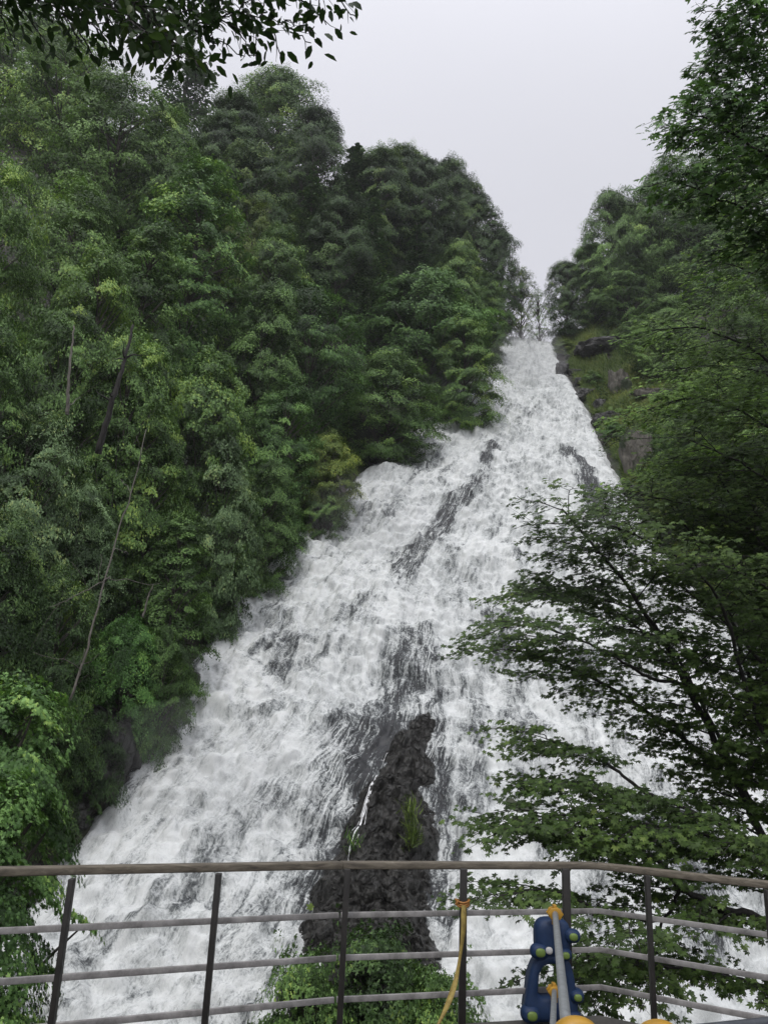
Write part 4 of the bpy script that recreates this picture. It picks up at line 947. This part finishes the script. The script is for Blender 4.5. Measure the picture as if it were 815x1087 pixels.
# ------------------------------------------------------------------ lookout: deck, railing, barricade
def wood_mat(name, c1, c2, c3, rough=0.75):
    m, N, L = new_mat(name); o, p = principled(N, L); g = N.new('ShaderNodeNewGeometry'); mp = N.new('ShaderNodeMapping'); mp.inputs['Scale'].default_value = (1.2, 6, 14)
    L.new(g.outputs['Position'], mp.inputs['Vector']); n = noise(N, L, 2.5, 8, 0.7, mp.outputs[0], 0.5); r = ramp(N, [(0.28, c1), (0.5, c2), (0.75, c3)])
    L.new(n.outputs['Fac'], r.inputs[0]); L.new(r.outputs[0], p.inputs['Base Color']); p.inputs['Roughness'].default_value = rough
    b = N.new('ShaderNodeBump'); b.inputs['Strength'].default_value = 0.5; b.inputs['Distance'].default_value = 0.006; L.new(n.outputs['Fac'], b.inputs['Height']); L.new(b.outputs[0], p.inputs['Normal'])
    return m
def speck_mat(name, c1, c2, sc=14, rough=0.5, metal=0.0, bump=0.002):
    m, N, L = new_mat(name); o, p = principled(N, L); g = N.new('ShaderNodeNewGeometry'); n = noise(N, L, sc, 7, 0.7, g.outputs['Position'])
    r = ramp(N, [(0.3, c1), (0.7, c2)]); L.new(n.outputs['Fac'], r.inputs[0]); L.new(r.outputs[0], p.inputs['Base Color']); p.inputs['Roughness'].default_value = rough; p.inputs['Metallic'].default_value = metal
    b = N.new('ShaderNodeBump'); b.inputs['Strength'].default_value = 0.4; b.inputs['Distance'].default_value = bump; L.new(n.outputs['Fac'], b.inputs['Height']); L.new(b.outputs[0], p.inputs['Normal'])
    return m
WOOD = wood_mat('weathered_brown_rail', (0.05, 0.044, 0.035), (0.14, 0.12, 0.09), (0.26, 0.23, 0.18))
GREYRAIL = speck_mat('weathered_grey_rail', (0.13, 0.125, 0.12), (0.40, 0.385, 0.375), 7, 0.55)
POST = speck_mat('dark_post', (0.012, 0.011, 0.010), (0.03, 0.027, 0.024), 10, 0.5)
CONC = speck_mat('old_concrete', (0.045, 0.042, 0.038), (0.11, 0.105, 0.095), 6, 0.85, 0, 0.004)
STEEL = speck_mat('galvanised_pipe', (0.20, 0.215, 0.225), (0.36, 0.38, 0.39), 18, 0.42, 0.35)
STEELD = speck_mat('dull_dark_pipe', (0.05, 0.055, 0.065), (0.10, 0.11, 0.125), 12, 0.45, 0.3)
YEL = speck_mat('yellow_plastic', (0.34, 0.18, 0.02), (0.52, 0.29, 0.03), 7, 0.42)
BLUE = speck_mat('blue_plastic', (0.003, 0.020, 0.065), (0.007, 0.030, 0.095), 22, 0.6, 0, 0.006)
GREEN = speck_mat('lime_pad', (0.10, 0.16, 0.03), (0.17, 0.25, 0.05), 9, 0.5)
WHITE = speck_mat('white_pad', (0.4, 0.4, 0.4), (0.6, 0.6, 0.6), 9, 0.5)
STRAP = speck_mat('faded_yellow_strap', (0.16, 0.11, 0.03), (0.42, 0.32, 0.08), 24, 0.7)

DZ, TZ = -2.09, -0.85
A1, A2, A3 = (at_z(x, y, TZ)[:2] for x, y in ((362, 914), (632, 915), (815, 935)))
A0 = at_z(0, 920, TZ)[:2]
d0, d3 = norm(A0 - A1), norm(A3 - A2)
Pth = [A0 + d0 * 3.5, A1, A2, A3 + d3 * 2.6]
rl = empty('railing', (float(A1[0]), float(A1[1]), DZ)); tag(rl, 'long lookout railing with a brown wooden handrail, dark posts and three grey rails', 'railing')
ro = np.array([A1[0], A1[1], DZ])
def seg_box(a, b, z, h, w, name, mat, bev, ext=0.0, gap=0.0):
    a, b = np.asarray(a), np.asarray(b); d = norm(b - a); L = np.linalg.norm(b - a) - gap; c = (a + b) / 2; n = np.array([-d[1], d[0]])
    mb = MB(); nseg = max(2, int(L / 0.15)); 
    mb.box(np.array([c[0], c[1], z]) - ro, np.array([d[0], d[1], 0]) * L / 2, np.array([n[0], n[1], 0]) * w / 2, (0, 0, h / 2)); return mb.build(name, mat, rl, bevel=bev)
for a, b in zip(Pth[:-1], Pth[1:]):
    seg_box(a, b, TZ - 0.03, 0.055, 0.115, 'handrail', WOOD, 0.009, gap=0.006)
    d = norm(b - a); n = np.array([d[1], -d[0]]); 
    if n[1] > 0: n = -n
    for z in (TZ - 0.40, TZ - 0.71, TZ - 1.005):
        seg_box(a + n * 0.035, b + n * 0.035, z, 0.042, 0.028, 'rail', GREYRAIL, 0.003, gap=0.03)
def post(px, py, w):
    p = at_z(px, py, TZ)[:2]
    mb = MB(); mb.box(np.array([p[0], p[1], (TZ - 0.06 + DZ) / 2]) - ro, (w / 2, 0, 0), (0, 0.03, 0), (0, 0, (TZ - 0.058 - DZ) / 2 + 0.02)); o = mb.build('post', POST, rl, bevel=0.004)
    q = MB(); q.box(np.array([p[0], p[1] - 0.0, DZ + 0.008]) - ro, (w / 2 + 0.03, 0, 0), (0, 0.036, 0), (0, 0, 0.008)); q.build('foot_plate', POST, o, bevel=0.002)
for px, py, w in ((78, 926, .036), (233, 921, .042), (369, 917, .046), (492, 917, .058), (600, 917, .064), (686, 924, .038), (813, 939, .038)): post(px, py, w)
p_ = A0 + d0 * 1.0
# deck slab
od = [Pth[0], A1, A2, Pth[3]]
out = [np.array([Pth[0][0], Pth[0][1] + .04]), A1 + (0, .04), A2 + (0, .04), np.array([Pth[3][0], Pth[3][1] + .04]), np.array([7.5, -6]), np.array([-8, -6])]
mb = MB(); mb.prism([(p[0], p[1], DZ) for p in out][::-1], np.array([0, 0, -0.28])); o = mb.build('deck', CONC, None, bevel=0.01); tag(o, 'weathered grey concrete deck of the lookout', kind='structure')
sup = empty('deck_supports', (0, 6.5, -8.8)); tag(sup, 'dark steel columns under the edge of the lookout deck', 'deck support')
for k, px in enumerate((-2.5, 0.4, 2.6)):
    zb = float(ground(px, 6.6)) - 0.3; m = MB(); m.tube([(px, 0.1, zb + 8.8), (px, 0.1, 8.8 + DZ - 0.275)], 0.12, 12); m.build('column', POST, sup)

# animal shaped barricade stand carrying two pipes
def stand_blue():
    Yp = float(A2[1]) - 0.22
    W = lambda x, y: at_y(x, y, Yp)
    org = W(582, 1080); org[2] = DZ
    e = empty('barricade_stand', tuple(org)); tag(e, 'blue animal shaped plastic barricade stand with green pads against the railing', 'barricade stand')
    outer = [(556, 1079), (553, 1066), (556, 1050), (558, 1032), (563, 1017), (570, 1010), (582, 1007), (594, 1009), (601, 1018), (605, 1034), (607, 1050), (609, 1066), (607, 1079)]
    inner = [(567, 1050), (568, 1030), (573, 1020), (584, 1018), (592, 1022), (595, 1036), (596, 1050), (590, 1054), (572, 1054)]
    def ring(P, Q, th):
        n = 72
        def res(p):
            p = np.array(p + [p[0]], float); s = np.concatenate([[0], np.cumsum(np.linalg.norm(np.diff(p, axis=0), axis=1))]); t = np.linspace(0, s[-1], n, endpoint=False)
            q = np.stack([np.interp(t, s, p[:, 0]), np.interp(t, s, p[:, 1])], 1)
            for _ in range(3): q = (np.roll(q, 1, 0) + 2 * q + np.roll(q, -1, 0)) / 4
            return q
        a, b = res(P), res(Q)
        # line the rings up by angle about the hole
        c = b.mean(0); aa = np.arctan2(*(a - c).T[::-1]); ab = np.arctan2(*(b - c).T[::-1]); tt = np.linspace(-math.pi, math.pi, n, endpoint=False)
        def by(q, an): o = np.argsort(an); A = np.concatenate([an[o] - 2 * math.pi, an[o], an[o] + 2 * math.pi]); Q_ = np.concatenate([q[o]] * 3); return np.stack([np.interp(tt, A, Q_[:, 0]), np.interp(tt, A, Q_[:, 1])], 1)
        a, b = by(a, aa), by(b, ab)
        layers = []
        for f, off in ((0.0, 0.02), (0.0, -th + 0.02), (0.18, -th), (0.82, -th), (1.0, -th + 0.02), (1.0, 0.02)):
            p = a + (b - a) * f; layers.append(np.array([W(*q) for q in p]) + np.array([0, off, 0]) - org)
        V = np.concatenate(layers); F = []
        for l in range(6):
            l2 = (l + 1) % 6
            for i in range(n): F.append([l * n + i, l * n + (i + 1) % n, l2 * n + (i + 1) % n, l2 * n + i])
        m = MB(); m.add(V, F); return m
    ring(outer, inner, 0.17).build('body', BLUE, e, smooth=True)
    def blob(name, mat, c, r, n=(1, 1, 1), parent=None, off=0.0, p=2.4):
        th = np.linspace(0.001, math.pi - .001, 20); ph = np.linspace(0, 2 * math.pi, 28, endpoint=False); T, P = np.meshgrid(th, ph, indexing='ij')
        f = lambda v: np.sign(v) * np.abs(v) ** (2 / p)
        V = np.stack([f(np.sin(T)) * f(np.cos(P)) * r[0], f(np.sin(T)) * f(np.sin(P)) * r[1], f(np.cos(T)) * r[2]], -1).reshape(-1, 3)
        i = np.arange(19)[:, None] * 28 + np.arange(28)[None, :]; j = np.arange(19)[:, None] * 28 + (np.arange(28)[None, :] + 1) % 28
        m = MB(); m.add(V, np.stack([i, i + 28, j + 28, j], -1).reshape(-1, 4)); c = np.asarray(c, float) + np.array([0, off, 0])
        return m.build(name, mat, parent or e, smooth=True, loc=tuple(c - org if parent is None else c))
    head = blob('head', BLUE, W(583, 992), (0.155, 0.11, 0.155), off=-0.09, p=3.2)
    for x, y, rr in ((568, 1005, .062), (602, 989, .055), (594, 1008, .05)):
        c = W(x, y); b = blob('paw', BLUE, c, (rr * 1.25, 0.07, rr), off=-0.16)
        blob('pad', GREEN, (0, 0, 0), (rr * 0.66, 0.02, rr * 0.55), parent=b, off=-0.064)
    for x, y, rr in ((560, 1071, .07), (607, 1052, .055), (604, 1075, .06)):
        c = W(x, y); b = blob('foot', BLUE, c, (rr * 1.2, 0.09, rr), off=-0.12); blob('pad', GREEN, (0, 0, 0), (rr * 0.6, 0.02, rr * 0.5), parent=b, off=-0.084)
    blob('muzzle', WHITE, W(577, 1003), (0.03, 0.02, 0.028), off=-0.215)
    def clamp(x, y, s, off):
        c = W(x, y); m = MB(); t = np.linspace(0, 2 * math.pi, 15)[:-1]
        for k, (r, y0, y1) in enumerate(((0.058 * s, -0.03, 0.0), (0.043 * s, 0.0, 0.05), (0.056 * s, 0.05, 0.075))):
            rim = np.array([(r * (1 + 0.10 * math.cos(6 * a)) * math.cos(a), y0, r * 0.8 * (1 + .10 * math.cos(6 * a)) * math.sin(a)) for a in t]); m.prism(rim, np.array([0, y1 - y0, 0]))
        m.box((0, 0.02, 0.045 * s), (0.014, 0, 0), (0, 0.03, 0), (0, 0, 0.02)); m.box((0.0, 0.02, -0.055 * s), (0.022, 0, 0), (0, 0.03, 0), (0, 0, 0.03))
        m.build('pipe_clamp', YEL, e, loc=tuple(c - org + np.array([0, off, 0])), bevel=0.004); return c + np.array([0, off, 0])
    return clamp(581, 963, 1.05, -0.30), clamp(580, 1042, 0.9, -0.30)
cA, cB = stand_blue()
def pipe(label, a, b, r, mat=None):
    a, b = np.asarray(a, float), np.asarray(b, float); d = norm(b - a); m = MB(); q = np.linspace(0, 1, 12)[:, None]
    m.tube(a + (b - a) * q - a, r, 20); o = m.build('steel_pipe', mat or STEEL, None, smooth=False, loc=tuple(a)); 
    for p in o.data.polygons: p.use_smooth = len(p.vertices) == 4
    return tag(o, label, 'pipe', 'pipes laid on the barricade stands')
def axis_pt(px, py, depth): return ray(px, py) * depth
N1 = axis_pt(601, 1092, 3.25)
pipe('thick grey steel pipe running from the blue stand towards the viewer', cA + norm(cA - N1) * 0.05, N1 - norm(cA - N1) * 0.12, 0.0243)
zb = N1 + np.array([-0.03, 0, -0.50]); 
pipe('lower thin grey steel pipe under the thick one', cB + norm(cB - zb) * 0.05, axis_pt(586, 1100, 4.6) + 0 * zb, 0.0205)

def stand_yellow(c, label):
    """yellow stand: two legs, cross body, two rounded tops"""
    c = np.asarray(c, float); e = empty('barricade_stand', (float(c[0]), float(c[1]), DZ)); tag(e, label, 'barricade stand', 'yellow barricade stands nearest the viewer')
    H = c[2] - DZ - 0.02
    def capsule(name, cx, cz, rx, rz, mat=YEL, th=0.09, p=2.0):
        t = np.linspace(0, 2 * math.pi, 33)[:-1]; f = lambda v: np.sign(v) * np.abs(v) ** (2 / p)
        L = []
        for s, y in ((0.80, -th / 2), (0.95, -th / 2 + .014), (1, -th / 4), (1, th / 4), (0.95, th / 2 - .014), (0.80, th / 2)):
            L.append(np.stack([cx + rx * s * f(np.cos(t)), np.full(32, y), cz + rz * s * f(np.sin(t))], 1))
        V = np.concatenate(L); F = [[l * 32 + i, l * 32 + (i + 1) % 32, (l + 1) * 32 + (i + 1) % 32, (l + 1) * 32 + i] for l in range(5) for i in range(32)]
        m = MB(); m.add(V, F, P=[list(range(32))[::-1], list(range(160, 192))]); return m.build(name, mat, e, smooth=True)
    capsule('body', 0.165, H * 0.52, 0.21, H * 0.42, p=5, th=0.10)
    capsule('top_lobe', 0.0, H - 0.035, 0.098, 0.072); capsule('top_lobe', 0.335, H - 0.035, 0.098, 0.072)
    capsule('foot', 0.165, 0.05, 0.30, 0.05, p=5, th=0.36)
    capsule('clamp_hole_shade', 0.165, H * 0.6, 0.06, 0.06, POST, th=0.115)  # solid disc whose dark colour stands in for the shade inside a hole
B1 = axis_pt(612, 1086, 3.22)
stand_yellow(B1 + np.array([0, 0, 0.005]), 'yellow plastic barricade stand whose two rounded tops show at the bottom edge')
Q1, Q2 = axis_pt(745, 1093, 3.3), axis_pt(960, 1070, 3.9)
q = Q1 - (Q2 - Q1) * 0.35
pipe('dark dull pipe leaving the yellow stand towards the right edge', q, Q2, 0.022, STEELD)

# yellow strap hanging from the railing
def strap():
    p0 = at_z(490, 917, TZ)[:2]; Yp = float(p0[1]) - 0.10
    c = [(492, 961, Yp), (492, 985, Yp - .03), (489, 1010, Yp - .05), (484, 1040, Yp - .10), (477, 1062, Yp - .2), (467, 1084, Yp - .32), (455, 1104, Yp - .45)]
    pts = np.array([at_y(*q) for q in c]); t = np.linspace(0, 6, 50); P = np.stack([np.interp(t, range(7), pts[:, k]) for k in range(3)], 1)
    for _ in range(6): P[1:-1] = (P[:-2] + 2 * P[1:-1] + P[2:]) / 4
    org = P[0]; w = 0.018 + 0.006 * np.sin(t * 2.1); tw = 0.5 * np.sin(t * 1.3); a = np.stack([np.cos(tw), np.sin(tw), 0 * tw], 1) * w[:, None]; n = np.stack([-np.sin(tw), np.cos(tw), 0 * tw], 1) * 0.0025
    V = np.stack([P - a - n, P + a - n, P + a + n, P - a + n], 1) - org; F = [[i * 4 + j, i * 4 + (j + 1) % 4, i * 4 + 4 + (j + 1) % 4, i * 4 + 4 + j] for i in range(49) for j in range(4)]
    e = empty('strap', tuple(org)); tag(e, 'faded yellow strap knotted to a railing post and hanging to the deck', 'strap')
    m = MB(); m.add(V.reshape(-1, 3), F); m.build('band', STRAP, e)
    k = MB(); tt = np.linspace(0, 2 * math.pi, 25)
    for dz, rr in ((0, 0.052), (0.018, 0.056), (-0.016, 0.054)): k.tube(np.stack([rr * np.cos(tt), 0.10 + 0.058 * np.sin(tt), dz + 0.008 * np.cos(2 * tt)], 1), 0.009, 6, False)
    k.tube([(-0.035, 0.02, 0.01), (-0.05, 0, 0.03), (-0.065, -0.01, 0.0)], 0.009, 6); k.build('knot', speck_mat('orange_knot', (0.25, 0.10, 0.02), (0.42, 0.19, 0.04), 20), e)
strap()
# fallen leaf on the middle rail
P0 = at_y(329, 965, float((A1 + (A0 - A1) * 0.09)[1]) - 0.05); me = leaves('fallen_leaf', np.array([[0, 0, 0.0], [0.01, 0, 0.01]]), np.array([[0, -1, 0.4], [0.3, -1, 0.2]]), np.array([[0.2, 0, 1.0], [-1, 0, 0.5]]), 0.05, 'palmate', np.array([.9, .7]))
o = link('fallen_leaf', me, LM['yellow'], None, tuple(P0)); tag(o, 'small curled yellow leaf lying on the upper grey rail', 'leaf')

# ------------------------------------------------------------------ damp air over the whole valley
def haze():
    m, N, L = new_mat('damp_air'); o = N.new('ShaderNodeOutputMaterial'); v = N.new('ShaderNodeVolumePrincipled'); v.inputs['Color'].default_value = (0.93, 0.94, 0.97, 1)
    v.inputs['Density'].default_value = 0.0004; v.inputs['Anisotropy'].default_value = 0.2; L.new(v.outputs[0], o.inputs['Volume'])
    mb = MB(); mb.box((0, 50, 55), (440, 0, 0), (0, 400, 0), (0, 0, 68)); tag(mb.build('haze', m), 'thin damp mist filling the valley', 'haze', kind='stuff')
def mist(c, r, dens, label):
    m, N, L = new_mat('spray_mist'); o = N.new('ShaderNodeOutputMaterial'); v = N.new('ShaderNodeVolumePrincipled'); v.inputs['Color'].default_value = (0.95, 0.96, 0.98, 1)
    v.inputs['Density'].default_value = dens; L.new(v.outputs[0], o.inputs['Volume'])
    th = np.linspace(0.001, math.pi - .001, 16); ph = np.linspace(0, 2 * math.pi, 28, endpoint=False); T, P = np.meshgrid(th, ph, indexing='ij')
    X, Y, Z = np.sin(T) * np.cos(P), np.sin(T) * np.sin(P), np.cos(T); k = 1 + 0.25 * fbm(X * 1.4 + c[0], Y * 1.4, Z * 1.4, 3, 8)
    V = (np.stack([X * r[0], Y * r[1], Z * r[2]], -1) * k[..., None]).reshape(-1, 3); i = np.arange(15)[:, None] * 28 + np.arange(28)[None, :]; j = np.arange(15)[:, None] * 28 + (np.arange(28)[None, :] + 1) % 28
    tag(link('spray_mist', mk_mesh('spray_mist', V, np.stack([i, i + 28, j + 28, j], -1).reshape(-1, 4), smooth=True), m, None, tuple(float(q) for q in c)), label, kind='stuff')
for (px, py), r, dn, lb in [((480, 440), (5, 3.2, 4.4), 0.05, 'pale spray drifting off the left side of the upper falls'), ((560, 400), (4, 3, 4.5), 0.04, 'pale spray over the top of the falls'),
                            ((400, 570), (4.5, 2.5, 3), 0.022, 'pale spray along the left side of the middle falls'), ((215, 850), (3.6, 2.2, 2.2), 0.022, 'pale spray above the lower left foam')]:
    mist(on_slope(px, py) + np.array([0, -1.2, 1.2]), r, dn, lb)
HAZE = True
if HAZE: haze()
for r_ in REPORT: print(r_)
